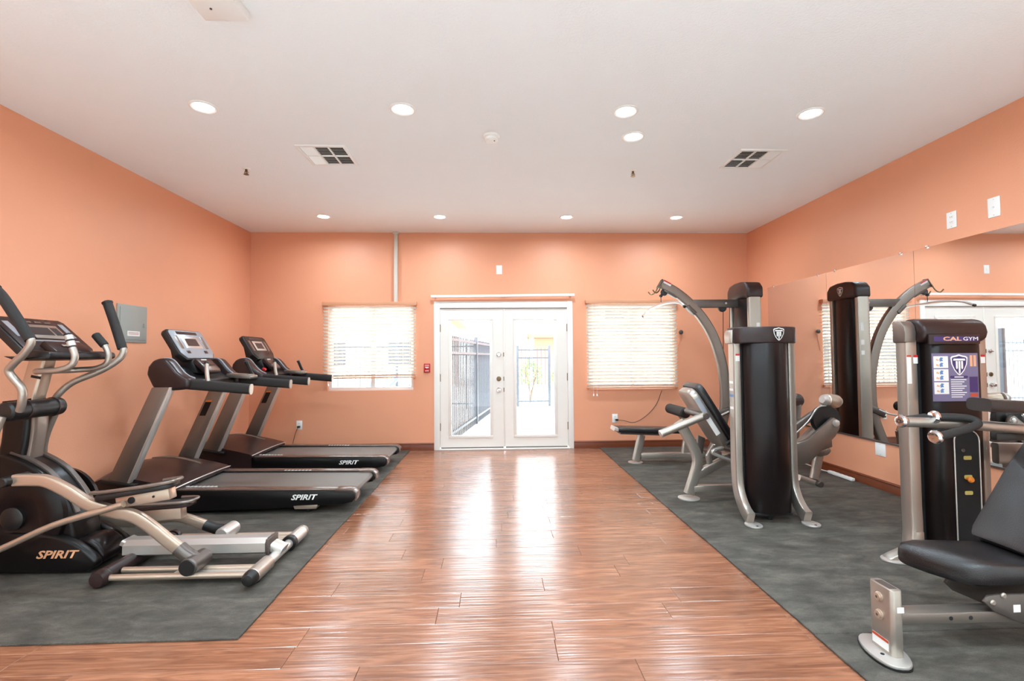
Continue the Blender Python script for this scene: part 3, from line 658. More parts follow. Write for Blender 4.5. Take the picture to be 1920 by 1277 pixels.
    return r
treadmill(-1.20, 4.62, 'near treadmill with a pale grey console, in front of the grey electrical panel')
treadmill(-1.235, 5.99, 'far treadmill with a dark console, in the back left corner of the room', 'brown', True)

# ================================================================== elliptical trainer
E = thing('elliptical_trainer', (-2.4, 3.27, .012), 'black and silver elliptical trainer nearest the viewer at left', 'elliptical trainer')
def e(mb, name, mt, p=None, ang=35): return mb.build(name, mt, p or E, ang)
yc = 3.27
# shroud: drive housing, disc covers, base skirt
rimc = [(q_.x, q_.z) for q_ in catmull([(-2.645, 0, .10), (-2.64, 0, .20), (-2.652, 0, .29), (-2.685, 0, .40), (-2.75, 0, .51), (-2.85, 0, .625), (-2.97, 0, .70), (-3.08, 0, .745)], 3)]
hs = e(MB().xz([(-3.40, .05), (-2.66, .05)]+rimc+[(-3.22, .72), (-3.36, .60)], yc-.115, yc+.105, .02, 3), 'drive_housing', 'gloss_black')
for s in (-1, 1):
    e(MB().sweep([(x+.004, yc+s*.062, z+.003) for x, z in rimc[8:]], rsec(.018, .009, 10), (0, 1, 0)), 'rim_strip', 'gunmetal', hs)
    e(MB().lathe([(.25, 0), (.245, .03), (.22, .045), (.12, .05), (.10, .04), (.004, .038)], (-2.93, yc+s*.112, .365), (0, s, 0), 40), 'disc_cover', 'shroud', hs)
    e(MB().lathe([(.07, 0), (.07, .02), (.05, .03), (.004, .03)], (-2.97, yc+s*.15, .36), (0, s, 0), 20), 'crank_hub', 'black', hs)
    y0, y1 = sorted((yc+s*.105, yc+s*.17))
    sk = e(MB().xz([(-3.44, .03), (-2.52, .03), (-2.462, .06), (-2.465, .10), (-2.51, .145), (-2.59, .205), (-2.66, .235), (-2.73, .255), (-2.85, .27), (-3.44, .29)], y0, y1, .018, 3), 'base_skirt', 'gloss_black')
e(MB().xz([(-2.56, .03), (-2.475, .055), (-2.468, .10), (-2.50, .165), (-2.565, .21), (-2.66, .20), (-2.66, .05)], yc-.10, yc+.10, .03, 3), 'base_nose', 'shroud')
fs = Fr((0, yc-.1715, 0), (1, 0, 0), (0, 0, 1))
text_part('lettering', 'SPIRIT', fs, -2.815, .118, .05, 'tan', E, shear=.35, n=.0005, stretch=1.35, bold=.03)
# column and mast
e(MB().sweep(catmull([(-3.10, yc, .66), (-3.07, yc, .80), (-3.06, yc, .95), (-3.07, yc, 1.08)], 4), rsec(.075, .085, 16, 6), (0, 1, 0)), 'column_shell', 'gloss_black')
e(MB().sweep(catmull([(-3.005, yc, .68), (-2.985, yc, .82), (-2.975, yc, .94), (-2.985, yc, 1.06)], 4), rsec(.052, .022, 16, 5), (0, 1, 0)), 'column_face', 'pewter')
e(MB().sweep([(-3.045, yc, 1.0), (-2.945, yc, 1.40)], rsec(.045, .055, 16, 6), (0, 1, 0)), 'mast', 'beige')
e(MB().obox((-2.96, yc-.046, 1.225), (.95, 0, -.2), (0, 1, 0), (.2, 0, .95), .03, .002, .008), 'mast_slot', 'dark')
hub = e(MB().cyl((-2.945, yc-.26, 1.025), (-2.945, yc+.115, 1.025), .058, 24, .012), 'pivot_hub', 'black')
for a in (-.13, .06): e(MB().cyl((-2.945, yc+a-.012, 1.025), (-2.945, yc+a+.012, 1.025), .064, 24, .004), 'hub_collar', 'brown', hub)
# moving handles
def handle(pts, grip, nm):
    h = e(MB().tube(pts, .021, 14, smooth=6), 'moving_handle', 'silver')
    e(MB().tube(grip, .029, 14, smooth=4), 'foam_grip', 'rubber', h)
    e(MB().lathe([(.033, -.006), (.033, .004), (.02, .012), (.004, .013)], grip[-1], V(grip[-1])-V(grip[-2]), 14), 'grip_cap', 'black', h)
    return h
handle([(-2.86, 3.02, 1.03), (-2.83, 3.0, 1.09), (-2.825, 2.99, 1.165), (-2.885, 2.975, 1.262), (-2.855, 2.965, 1.31), (-2.785, 2.955, 1.372), (-2.742, 2.95, 1.43), (-2.748, 2.95, 1.47)], [(-2.745, 2.95, 1.455), (-2.80, 2.95, 1.54), (-2.905, 2.95, 1.70), (-2.96, 2.95, 1.76)], 'n')
handle([(-2.975, 3.375, 1.05), (-2.955, 3.38, 1.10), (-2.88, 3.40, 1.18), (-2.72, 3.43, 1.258), (-2.62, 3.45, 1.33), (-2.59, 3.46, 1.39), (-2.605, 3.46, 1.44)], [(-2.598, 3.46, 1.41), (-2.63, 3.465, 1.50), (-2.67, 3.47, 1.61), (-2.715, 3.47, 1.735)], 'f')
# lower handle lever (near) and connecting rod
e(MB().tube([(-2.945, 3.0, 1.0), (-2.99, 2.98, .85), (-3.08, 2.97, .65), (-3.14, 2.96, .40), (-3.15, 2.96, .15)], .024, 12, smooth=5), 'swing_lever', 'silver')
e(MB().tube([(-3.15, 2.955, .14), (-2.884, 2.95, .236), (-2.587, 2.95, .369), (-2.286, 2.95, .455), (-2.19, 2.95, .485)], .019, 12, smooth=4), 'link_rod', 'beige')
e(MB().tube([(-2.98, 3.40, 1.0), (-3.08, 3.42, .75), (-3.10, 3.50, .45), (-2.96, 3.54, .28)], .024, 12, smooth=5), 'swing_lever', 'silver')
# pedal arms
arm = catmull([(-2.86, 3.0, .622), (-2.76, 3.0, .622), (-2.67, 3.0, .612), (-2.55, 3.0, .552), (-2.43, 3.0, .475), (-2.30, 3.0, .432), (-2.17, 3.0, .400), (-2.08, 3.0, .345), (-1.97, 3.0, .255), (-1.87, 3.0, .175), (-1.81, 3.0, .135)], 4)
pa = e(MB().sweep(arm, rsec(.022, .034, 16, 6), (0, 1, 0)), 'pedal_arm', 'beige')
e(MB().lathe([(.024, 0), (.03, .006), (.03, .16), (.022, .17)], (-2.88, 2.94, .62), (0, 1, 0), 16), 'arm_joint', 'black', pa)
e(MB().tube([(-1.90, 3.0, .205), (-1.855, 3.0, .165), (-1.80, 3.0, .13)], .042, 14), 'roller_fork', 'gunmetal', pa)
e(MB().cyl((-1.80, 2.92, .118), (-1.80, 3.09, .118), .052, 22, .01), 'roller', 'gunmetal', pa)
e(MB().cyl((-1.80, 2.912, .118), (-1.80, 2.922, .118), .046, 22, .002), 'roller_cap', 'black', pa)
far = catmull([(-2.95, 3.54, .30), (-2.80, 3.54, .225), (-2.66, 3.54, .195), (-2.50, 3.54, .188), (-2.36, 3.54, .212), (-2.24, 3.54, .218), (-2.12, 3.54, .180), (-2.02, 3.54, .140)], 4)
pf = e(MB().sweep(far, rsec(.022, .032, 16, 6), (0, 1, 0)), 'pedal_arm', 'beige')
e(MB().tube([(-2.06, 3.54, .158), (-1.99, 3.54, .132), (-1.92, 3.54, .125)], .036, 14), 'roller_fork', 'black', pf)
e(MB().cyl((-1.90, 3.45, .115), (-1.90, 3.62, .115), .048, 22, .01), 'roller', 'silver_light', pf)
# pedals
def pedal(o, yv, tilt, mtop):
    f = Fr(o, (math.cos(tilt), 0, math.sin(tilt)), (0, 1, 0))
    f.N = V((-math.sin(tilt), 0, math.cos(tilt)))
    p = f.poly(MB(), rrect(-.23, .23, -.075, .075, .06, 6), -.016, .012, .006).build('pedal', mtop, E)
    f.poly(MB(), rrect(-.215, .215, -.062, .062, .05, 6), .012, .017, .002).build('tread_pad', 'rubber', p)
    MB().tube([f.p(-.235, -.02, .03), f.p(-.22, -.068, .035), f.p(-.1, -.082, .03), f.p(.1, -.082, .024), f.p(.22, -.06, .022), f.p(.243, 0, .022), f.p(.22, .06, .022), f.p(.1, .082, .022)], .011, 8, smooth=4).build('toe_rail', 'pewter', p)
    return f
f = pedal((-2.165, 3.03, .545), 3.03, .155, 'black')
f.box(MB(), -.115, .20, -.035, .035, -.085, -.016, .006).build('pedal_bracket', 'beige', E)
for u, rr_ in ((-.02, .02), (.11, .007)): MB().cyl(f.p(u, -.036, -.05), f.p(u, -.040, -.05), rr_, 16).build('bracket_bolt', 'black', E)
f = pedal((-2.33, 3.47, .325), 3.47, .06, 'brown')
f.box(MB(), -.13, .16, -.035, .035, -.10, -.016, .006).build('pedal_bracket', 'beige', E)
# rear rail frame
e(MB().sweep([(-2.36, yc-.02, .128), (-1.475, yc-.02, .128)], [(.075, -.028), (.075, .028), (.035, .052), (-.035, .052), (-.075, .028), (-.075, -.028), (-.035, -.05), (.035, -.05)], (0, 1, 0)), 'centre_rail', 'silver_light', ang=20)
e(MB().box(-1.475, -1.452, yc-.09, yc+.05, .078, .178, .006), 'rail_cap', 'gunmetal')
e(MB().sweep([(-1.46, yc-.02, .118), (-1.385, yc-.02, .085)], rsec(.05, .03, 12), (0, 1, 0)), 'rail_bracket', 'silver_light')
for s, yy in ((-1, 2.99), (1, 3.54)):
    tr = e(MB().cyl((-2.30, yy-.045, .062), (-1.44, yy-.045, .062), .018, 14, .003), 'track_tube', 'beige')
    e(MB().cyl((-2.25, yy+.045, .066), (-1.44, yy+.045, .066), .018, 14, .003), 'track_tube', 'beige')
    e(MB().box(-1.92, -1.46, yy-.045, yy+.045, .055, .064, .002), 'track_plate', 'silver_light')
rs = e(MB().cyl((-1.42, 2.97, .066), (-1.42, 3.58, .066), .03, 18), 'rear_stabiliser', 'silver_light')
for s, ya, yb_ in ((-1, 2.90, 3.10), (1, 3.44, 3.62)):
    e(MB().cyl((-1.42, ya, .068), (-1.42, yb_, .068), .044, 20, .006), 'stabiliser_sleeve', 'silver' if s < 0 else 'silver_light', rs)
    yt = ya if s < 0 else yb_
    e(MB().lathe([(.044, 0), (.042, .03), (.03, .055), (.004, .06)], (-1.42, yt, .068), (0, s, 0), 20), 'end_cap', 'black' if s < 0 else 'silver', rs)
    e(MB().cyl((-1.43, ya+.06, .0125), (-1.43, ya+.06, .04), .03, 16, .003), 'levelling_foot', 'black', rs)
e(MB().cyl((-1.42, 3.40, .068), (-1.42, 3.44, .068), .05, 20, .004), 'stabiliser_collar', 'black', rs)
ff = e(MB().cyl((-2.30, 2.95, .068), (-2.30, 3.56, .068), .044, 18, .012), 'front_foot', 'brown')
for s, yy in ((-1, 2.95), (1, 3.56)): e(MB().lathe([(.05, 0), (.05, .03), (.04, .05), (.004, .055)], (-2.30, yy, .066), (0, s, 0), 18), 'foot_cap', 'brown', ff)
e(MB().sweep([(-2.40, yc, .16), (-2.28, yc, .11)], rsec(.06, .02, 12), (0, 1, 0)), 'rail_hinge', 'silver_light')
# console, tray and fixed handlebar
fr = Fr((-2.945, 3.275, 1.495), (0, 1, 0), (-.25, 0, .235)); fr.N = V((.235, 0, .25)).normalized()
h2 = .172
e_h = fr.poly(MB(), [(-.235, -h2), (.235, -h2), (.262, -.13), (.25, h2-.03), (.22, h2), (-.22, h2), (-.25, h2-.03), (-.262, -.13)], -.055, -.004, .014).build('console_housing', 'black', E)
fc = fr.poly(MB(), [(-.225, -h2+.008), (.225, -h2+.008), (.25, -.125), (.238, h2-.032), (.212, h2-.008), (-.212, h2-.008), (-.238, h2-.032), (-.25, -.125)], -.004, .003, .003).build('console_face', 'brown', E)
bz = fr.box(MB(), -.14, .14, -.03, .10, .003, .005, .001).build('display_bezel', 'silver', fc)
fr.box(MB(), -.105, .06, .0, .075, .005, .006).build('display', 'screen', bz)
fr.box(MB(), .075, .125, .0, .075, .005, .006).build('display_side', 'screen', bz)
for i in range(4): fr.box(MB(), -.13+.07*i, -.085+.07*i, .12, .135, .003, .0045, .001).build('key', 'pewter', fc)
fr.box(MB(), -.20, .20, -.062, -.05, .003, .0045).build('print_band', 'deckgrey', fc)
for s in (-1, 1): fr.box(MB(), s*.19-.02, s*.19+.02, -.02, .12, .003, .0045, .001).build('key_strip', 'deckgrey', fc)
tr = e(MB().xz([(-2.86, 1.35), (-2.80, 1.395), (-2.70, 1.385), (-2.69, 1.36), (-2.70, 1.34), (-2.90, 1.33), (-2.98, 1.36)], 3.02, 3.53, .012), 'reading_tray', 'black')
e(MB().obox((-2.77, 3.22, 1.405), (.25, 0, -.2), (0, 1, 0), (.2, 0, .25), .055, .13, .022, .008), 'keypad', 'brown')
e(MB().obox((-2.752, 3.22, 1.427), (.25, 0, -.2), (0, 1, 0), (.2, 0, .25), .009, .05, .003, .001), 'keypad_display', 'silver')
for s, pts, g in ((-1, [(-2.90, 3.27, 1.264), (-2.87, 3.14, 1.264), (-2.80, 3.07, 1.266), (-2.68, 3.05, 1.27), (-2.60, 3.05, 1.295), (-2.572, 3.05, 1.345), (-2.588, 3.05, 1.41), (-2.615, 3.05, 1.487)], None),
                  (1, [(-2.90, 3.27, 1.264), (-2.88, 3.37, 1.264), (-2.82, 3.41, 1.268), (-2.74, 3.42, 1.275), (-2.675, 3.42, 1.305), (-2.66, 3.42, 1.36), (-2.685, 3.42, 1.43), (-2.745, 3.42, 1.50)], 1)):
    fb = e(MB().tube(pts, .019, 14, smooth=5), 'fixed_handle', 'silver')
    a, b = V(pts[-2]), V(pts[-1])
    if g is None:
        for t0, t1, mt, nm, rr_ in ((.0, .1, 'black', 'sensor_band', .0225), (.1, .5, 'silver_light', 'pulse_sensor', .0215), (.5, .6, 'black', 'sensor_band', .0225), (.6, .98, 'silver_light', 'pulse_sensor', .0215), (.98, 1.1, 'black', 'sensor_band', .0225)):
            e(MB().cyl(a.lerp(b, t0), a.lerp(b, t1), rr_, 14, .002), nm, mt, fb)
    else: e(MB().cyl(a, a.lerp(b, 1.12), .026, 14, .005), 'foam_grip', 'rubber', fb)

# ================================================================== lat pulldown with low bench
L = thing('lat_pulldown_machine', (2.6, 5.9, .012), 'grey lat pulldown with a tall curved beam and low black bench by the back wall', 'gym machine')
def l_(mb, name, mt, p=None, ang=35): return mb.build(name, mt, p or L, ang)
ya = 5.9
beam = catmull([(2.06, ya, 2.225), (2.24, ya, 2.128), (2.415, ya, 1.985), (2.58, ya, 1.793), (2.71, ya, 1.56), (2.797, ya, 1.28), (2.834, ya, 1.015), (2.835, ya, .75), (2.80, ya, .52), (2.72, ya, .285), (2.66, ya, .14)], 4)
bm_ = l_(MB().sweep(beam, rsec(.036, .056, 16, 7), (0, 1, 0)), 'curved_beam', 'pewter')
l_(MB().obox((2.048, ya, 2.23), (.87, 0, -.5), (0, 1, 0), (.5, 0, .87), .006, .038, .06, .003), 'beam_end_plate', 'gunmetal', bm_)
l_(MB().obox((2.13, ya-.0365, 2.225), (.87, 0, -.47), (0, 1, 0), (.47, 0, .87), .05, .001, .012), 'warning_label', 'labelwhite', bm_)
l_(MB().obox((2.13, ya-.0367, 2.245), (.87, 0, -.47), (0, 1, 0), (.47, 0, .87), .05, .001, .008), 'warning_band', 'red', bm_)
l_(MB().box(2.42, 3.06, ya-.035, ya+.035, 1.928, 2.028, .006), 'cross_beam', 'gunmetal')
l_(MB().lathe([(.008, 0), (.012, .004), (.012, .012), (.004, .014)], (2.86, ya-.035, 1.98), (0, -1, 0), 12), 'bolt', 'silver_light')
l_(MB().cyl((2.83, ya-.018, 1.925), (2.83, ya+.018, 1.925), .05, 20, .005), 'pulley', 'black')
l_(MB().cyl((2.10, ya-.016, 2.12), (2.10, ya+.016, 2.12), .042, 18, .004), 'pulley', 'black')
l_(MB().obox((2.18, ya, 2.11), (.87, 0, -.5), (0, 1, 0), (.5, 0, .87), .09, .03, .025, .006), 'pulley_bracket', 'gunmetal')
l_(MB().obox((2.43, ya, 1.90), (.7, 0, -.7), (0, 1, 0), (.7, 0, .7), .07, .045, .022, .006), 'bar_rest', 'gunmetal')
for x in (2.84, 2.925): l_(MB().cyl((x, ya, 2.0 if x > 2.9 else 1.88), (x-.025, ya, .64), .0045, 8), 'steel_cable', 'cable')
l_(MB().cyl((2.06, ya, 2.10), (2.06, ya, 1.985), .0045, 8), 'steel_cable', 'cable')
l_(MB().lathe([(.006, 0), (.02, .008), (.02, .03), (.006, .036)], (2.06, ya, 2.06), (0, 0, 1), 14), 'cable_stop', 'black')
for dy in (-.05, .05):
    l_(MB().tube([(2.05, ya+dy, 2.21), (2.01, ya+dy*1.3, 2.13), (1.965, ya+dy*1.6, 2.105), (1.93, ya+dy*1.8, 2.14)], .008, 8, smooth=4), 'bar_hook', 'brass')
lb = thing('lat_bar', (2.06, ya, 1.97), 'long bent chrome lat bar hanging from the curved beam', 'lat bar')
MB().tube([(2.03, 6.52, 1.885), (2.05, 6.38, 1.94), (2.06, 6.15, 1.968), (2.06, ya, 1.972), (2.08, 5.65, 1.968), (2.1, 5.42, 1.94), (2.1, 5.28, 1.885)], .016, 12, smooth=5).build('bar', 'silver_light', lb)
MB().cyl((2.1, 5.28, 1.885), (2.1, 5.255, 1.875), .017, 12, .003).build('end_cap', 'black', lb)
MB().cyl((2.03, 6.52, 1.885), (2.03, 6.545, 1.875), .017, 12, .003).build('end_cap', 'black', lb)
MB().cyl((2.06, ya, 1.974), (2.06, ya, 1.996), .010, 10, .002).build('swivel', 'chrome', lb)
# tower
tx = 3.10
for yy in (5.66, 6.10):
    c = l_(MB().sweep([(tx, yy, .013), (tx, yy, 2.05)], rsec(.075, .03, 16, 6), (1, 0, 0)), 'tower_column', 'silver')
l_(MB().xy([(tx-.05, 5.69), (tx+.03, 5.69), (tx+.075, 5.75), (tx+.095, 5.88), (tx+.075, 6.01), (tx+.03, 6.07), (tx-.05, 6.07), (tx-.075, 5.98), (tx-.085, 5.88), (tx-.075, 5.78)], .10, 2.04, .004), 'weight_shroud', 'shroud', ang=50)
cap = l_(MB().yz([(5.622, 2.02), (6.138, 2.02), (6.138, 2.15), (6.08, 2.215), (5.95, 2.235), (5.81, 2.235), (5.68, 2.215), (5.622, 2.15)], tx-.095, tx+.105, .03, 3), 'tower_cap', 'brown')
shield(Fr((tx+.1055, 5.88, 2.12), (0, 1, 0), (0, 0, 1)), 0, 0, .10, cap)
for z, h in ((1.62, .1), (1.45, .06), (1.33, .05)): l_(MB().box(tx+.01, tx+.05, 5.6285, 5.6295, z, z+h), 'info_label', 'labelwhite')
l_(MB().box(tx-.17, tx-.085, 5.86, 5.94, .80, 1.0, .02), 'pulley_housing', 'black')
for z in (.84, .96): l_(MB().cyl((tx-.13, 5.855, z), (tx-.13, 5.945, z), .035, 16, .004), 'pulley', 'gunmetal')
# base and bench
l_(MB().box(1.80, 3.06, ya+.06, ya+.13, .06, .13, .008), 'base_beam', 'silver')
l_(MB().box(2.60, 2.76, ya-.05, ya+.14, .05, .16, .01), 'beam_foot', 'gunmetal')
l_(MB().box(2.7, 3.06, ya-.03, ya+.04, .05, .13, .008), 'base_beam', 'silver')
for p0, p1 in (((1.74, ya+.095, .04), (1.815, ya+.095, .35)), ((2.36, ya+.095, .10), (2.40, ya+.095, .36))):
    l_(MB().sweep([p0, p1], rsec(.032, .048, 16, 4), (0, 1, 0)), 'bench_leg', 'silver')
l_(MB().lathe([(.09, 0), (.09, .008), (.06, .014), (.004, .014)], (1.735, ya+.095, .0125), (0, 0, 1), 22), 'foot_plate', 'silver_light')
sp = l_(MB().sweep([(1.50, ya+.09, .432), (2.30, ya+.09, .405)], rsec(.125, .032, 20, 5), (0, 1, 0)), 'bench_pad', 'leather')
l_(MB().sweep([(1.53, ya+.09, .388), (2.1, ya+.09, .362)], rsec(.09, .012, 12, 8), (0, 1, 0)), 'pad_board', 'gunmetal')
l_(MB().sweep([(1.455, ya+.09, .445), (1.50, ya+.09, .432)], rsec(.11, .026, 16, 5), (0, 1, 0)), 'pad_end', 'silver_light')
l_(MB().cyl((2.25, ya-.24, .655), (2.25, ya+.30, .655), .062, 22, .012), 'thigh_roller', 'rubber')
l_(MB().lathe([(.05, 0), (.05, .006), (.02, .01), (.004, .01)], (2.25, ya-.24, .655), (0, -1, 0), 18), 'roller_cap', 'brown')
l_(MB().sweep([(2.42, ya+.09, .36), (2.33, ya+.09, .56), (2.25, ya+.09, .655)], rsec(.02, .025, 12, 6), (0, 1, 0)), 'roller_post', 'silver')
for pts in ([(2.60, ya-.1, .585), (2.70, ya-.12, .60), (2.83, ya-.11, .655)], [(2.62, ya+.08, .59), (2.70, ya+.09, .61), (2.82, ya+.09, .67)]):
    l_(MB().tube(pts, .011, 10, smooth=3), 'foot_handle', 'silver_light')
l_(MB().obox((2.79, ya, .63), (.9, 0, .4), (0, 1, 0), (-.4, 0, .9), .10, .06, .04, .012), 'low_pulley_block', 'gunmetal')

# ================================================================== leg extension with the logo tower facing the viewer
B = thing('leg_extension_machine', (2.3, 4.2, .012), 'leg extension machine with a dark tower bearing a shield logo, centre right', 'gym machine')
def b_k(mb, name, mt, p=None, ang=35): return mb.build(name, mt, p or B, ang)
for x in (1.982, 2.438):
    path = [(x, 3.94, 1.54), (x, 3.94, 1.0), (x, 3.94, .50)]+catmull([(x, 3.94, .40), (x, 3.925, .26), (x, 3.87, .155), (x, 3.80, .09), (x, 3.74, .062)], 4)
    c = b_k(MB().sweep(path, rsec(.030, .05, 16, 7), (1, 0, 0)), 'tower_leg', 'silver')
    pl = b_k(MB().prism([(.062*math.cos(t)+.0, .075*math.sin(t)) for t in [2*PI*i/24 for i in range(24)]], (x+.008, 3.715, .0125), (1, 0, 0), (0, 1, 0), (0, 0, 1), 0, .014, .004), 'foot_plate', 'silver_light', c)
    b_k(MB().cyl((x+.01, 3.665, .0265), (x+.01, 3.665, .03), .009, 10), 'foot_bolt', 'gunmetal', c)
    b_k(MB().obox((x, 3.862, .175), (1, 0, 0), (0, -.55, .83), (0, -.83, -.55), .02, .018, .001), 'foot_label', 'labelwhite', c)
shp = []
for i in range(17):
    t = i/16; x = 2.026+(2.394-2.026)*t; shp.append((x, 3.885-.115*math.sin(PI*t)**.6))
b_k(MB().xy(shp+[(2.394, 3.99), (2.026, 3.99)], .075, 1.43, .003), 'weight_shroud', 'shroud', ang=50)
b_k(MB().box(2.013, 2.03, 3.90, 3.985, .10, 1.43), 'gap_shade', 'dark')  # dark filler standing in for the shade between leg and shroud
b_k(MB().box(2.06, 2.36, 3.80, 3.98, .055, .078, .004), 'shroud_base', 'black')
b_k(MB().cyl((2.2, 3.86, .0125), (2.2, 3.86, .056), .022, 14, .003), 'levelling_foot', 'black')
cp = []
for i in range(17):
    t = i/16; x = 1.952+(2.468-1.952)*t; cp.append((x, 3.875-.10*math.sin(PI*t)**.55))
cap = b_k(MB().xy(cp+[(2.468, 4.0), (1.952, 4.0)], 1.428, 1.562, .012, 3), 'tower_cap', 'brown', ang=50)
shield(Fr((2.262, 3.771, 1.50), (1, 0, 0), (0, 0, 1)), 0, 0, .088, cap)
b_k(MB().prism([(.02, -.02), (.04, -.02), (.04, .095), (.028, .09), (.018, .07), (.014, .03)], (1.912, 3.945, 1.45), (1, 0, 0), (0, 0, 1), (0, 1, 0), -.055, .055, .008), 'leg_shoulder', 'silver')
for z in (1.10, .99, .89, 1.04): b_k(MB().box(1.9505, 1.952, 3.91, 3.97, z, z+.02), 'info_label', 'labelblue' if z in (.99,) else 'labelwhite')
wl = b_k(MB().box(1.966, 2.0, 3.888, 3.889, 1.285, 1.345), 'warning_label', 'labelwhite')
b_k(MB().box(1.966, 2.0, 3.887, 3.888, 1.33, 1.345), 'label_band', 'red', wl)
yb = 4.46
# rear frame
leg = [(1.70, yb, .72), (1.775, yb, .60), (1.85, yb, .45), (1.872, yb, .37), (1.862, yb, .29), (1.80, yb, .10), (1.785, yb, .055)]
lg = b_k(MB().sweep(catmull(leg, 4), rsec(.03, .045, 16, 6), (0, 1, 0)), 'rear_leg', 'silver')
b_k(MB().lathe([(.098, 0), (.098, .008), (.07, .016), (.004, .017)], (1.785, yb, .0125), (0, 0, 1), 24), 'foot_plate', 'silver_light', lg)
b_k(MB().box(1.82, 2.30, yb-.03, yb+.03, .075, .135, .006), 'low_beam', 'silver')
b_k(MB().sweep([(2.27, yb, .105), (2.36, yb-.25, .14), (2.40, 4.0, .19)], rsec(.025, .035, 12, 6), (0, 0, 1)), 'low_beam', 'silver_light')
b_k(MB().lathe([(.024, 0), (.028, .006), (.028, .016), (.01, .018)], (2.24, yb-.03, .105), (0, -1, 0), 14), 'beam_bolt', 'black')
b_k(MB().sweep([(1.86, yb, .225), (2.10, yb, .345), (2.45, yb, .46)], rsec(.03, .042, 16, 4), (0, 1, 0)), 'diagonal_tube', 'silver')
# backrest
bx = V((.362, 0, -.58)).normalized(); bn = V((.58, 0, .362)).normalized()
f = Fr((1.955, yb, .80), (0, 1, 0), -bx); f.N = bn
bp_ = f.poly(MB(), rrect(-.19, .19, -.36, .30, .07, 5), 0, .062, .018).build('backrest_pad', 'leather', B)
pl = f.poly(MB(), rrect(-.16, .16, -.32, .285, .08, 5), -.075, -.001, .016).build('backrest_shell', 'silver', B)
fs_ = Fr((0, yb-.1605, 0), (1, 0, 0), (0, 0, 1))
for k_, (x, z, hh) in enumerate(((1.845, .885, .075), (1.955, .695, .085))):
    fq = Fr((x, yb-.161, z), (.58, 0, .362), (-.362, 0, .58)); fq.box(MB(), -.022, .022, -hh, hh, 0, .002, .0).build('shell_label', 'deckgrey' if k_ == 0 else 'labelwhite', pl)
b_k(MB().sweep([(1.865, yb-.2, .80), (1.465, yb-.21, .645)], csec(.034, 18), (0, 1, 0)), 'lever_tube', 'silver')
b_k(MB().lathe([(.035, 0), (.035, .01), (.024, .016), (.004, .017)], (1.466, yb-.21, .6455), (-.93, 0, -.36), 18), 'tube_cap', 'silver_light')
b_k(MB().cyl((1.862, yb-.24, .798), (1.862, yb+.2, .798), .03, 16, .005), 'pivot_shaft', 'gunmetal')
b_k(MB().xz([(1.92, .58), (1.99, .55), (1.96, .40), (1.90, .44)], yb+.08, yb+.12, .008), 'frame_gusset', 'gunmetal')
b_k(MB().sweep([(2.035, yb, .50), (1.975, yb, .40), (1.99, yb, .33)], rsec(.022, .026, 12, 5), (0, 1, 0)), 'seat_post', 'silver')
b_k(MB().tube([(2.06, yb-.12, .50), (1.975, yb-.14, .485), (1.955, yb-.14, .455), (2.03, yb-.14, .42), (2.14, yb-.14, .383), (2.28, yb-.13, .405)], .015, 12, smooth=5), 'seat_rail', 'silver_light')
b_k(MB().tube([(2.09, yb+.12, .485), (2.16, yb+.13, .45), (2.22, yb+.13, .42), (2.34, yb+.12, .43)], .015, 12, smooth=5), 'seat_rail', 'silver_light')
b_k(MB().tube([(2.05, yb-.2, .545), (2.10, yb-.2, .575), (2.17, yb-.2, .628)], .016, 12, smooth=3), 'side_grip', 'rubber')
b_k(MB().lathe([(.018, 0), (.018, .012), (.008, .016), (.002, .016)], (2.17, yb-.2, .628), (.8, 0, .6), 12), 'grip_cap', 'silver_light')
sd_ = Fr((2.36, yb, .50), (0, 1, 0), (-1, 0, -.08)); sd_.N = V((-.08, 0, 1)).normalized()
sd_.poly(MB(), rrect(-.2, .2, -.26, .22, .07, 5), 0, .07, .02).build('seat_pad', 'leather', B)
# knee pivot arm to the right of the tower
ar = b_k(MB().xz([(2.45, .36), (2.72, .39), (2.96, .62), (3.005, .70), (2.985, .765), (2.945, .785), (2.72, .60), (2.45, .50)], 4.13, 4.17, .008), 'side_plate', 'pewter')
b_k(MB().xz([(2.72, .54), (2.95, .74), (2.96, .52), (2.86, .49)], 4.17, 4.35, .01), 'arm_box', 'pewter')
b_k(MB().lathe([(.03, 0), (.03, .012), (.018, .018), (.004, .018)], (2.962, 4.13, .735), (0, -1, 0), 18), 'pivot_cap', 'silver_light', ar)
b_k(MB().lathe([(.12, 0), (.125, .01), (.125, .05), (.11, .06)], (2.93, 4.19, .755), (0, 1, 0), 30), 'cam_wheel', 'black')
b_k(MB().tube([(2.60, 4.20, .60), (2.76, 4.20, .74), (2.85, 4.2, .86), (2.93, 4.2, .875), (3.02, 4.2, .82)], .006, 8, smooth=4), 'drive_belt', 'silver_light')
b_k(MB().sweep([(2.50, 4.26, .56), (2.86, 4.26, .80)], rsec(.03, .03, 12, 6), (0, 1, 0)), 'upper_arm', 'gunmetal')
b_k(MB().sweep([(2.95, 4.28, .80), (2.985, 4.28, .90)], rsec(.045, .03, 12, 6), (0, 1, 0)), 'pad_post', 'silver')
b_k(MB().lathe([(.035, -.02), (.055, 0), (.06, .03), (.06, .12), (.045, .15), (.004, .158)], (2.96, 4.24, .925), (.95, .3, -.12), 22), 'knee_pad', 'beige')
b_k(MB().lathe([(.03, -.03), (.045, -.01), (.05, .0), (.05, .012), (.03, .016)], (2.93, 4.22, .93), (.95, .3, -.12), 18), 'pad_clamp', 'silver_light')
b_k(MB().lathe([(.055, -.06), (.065, 0), (.065, .10), (.045, .13), (.004, .135)], (2.83, 4.56, .90), (.95, .3, -.08), 22), 'knee_pad', 'brown')
b_k(MB().sweep([(2.86, 4.56, .50), (2.90, 4.56, .88)], rsec(.03, .03, 12, 6), (0, 1, 0)), 'pad_post', 'pewter')
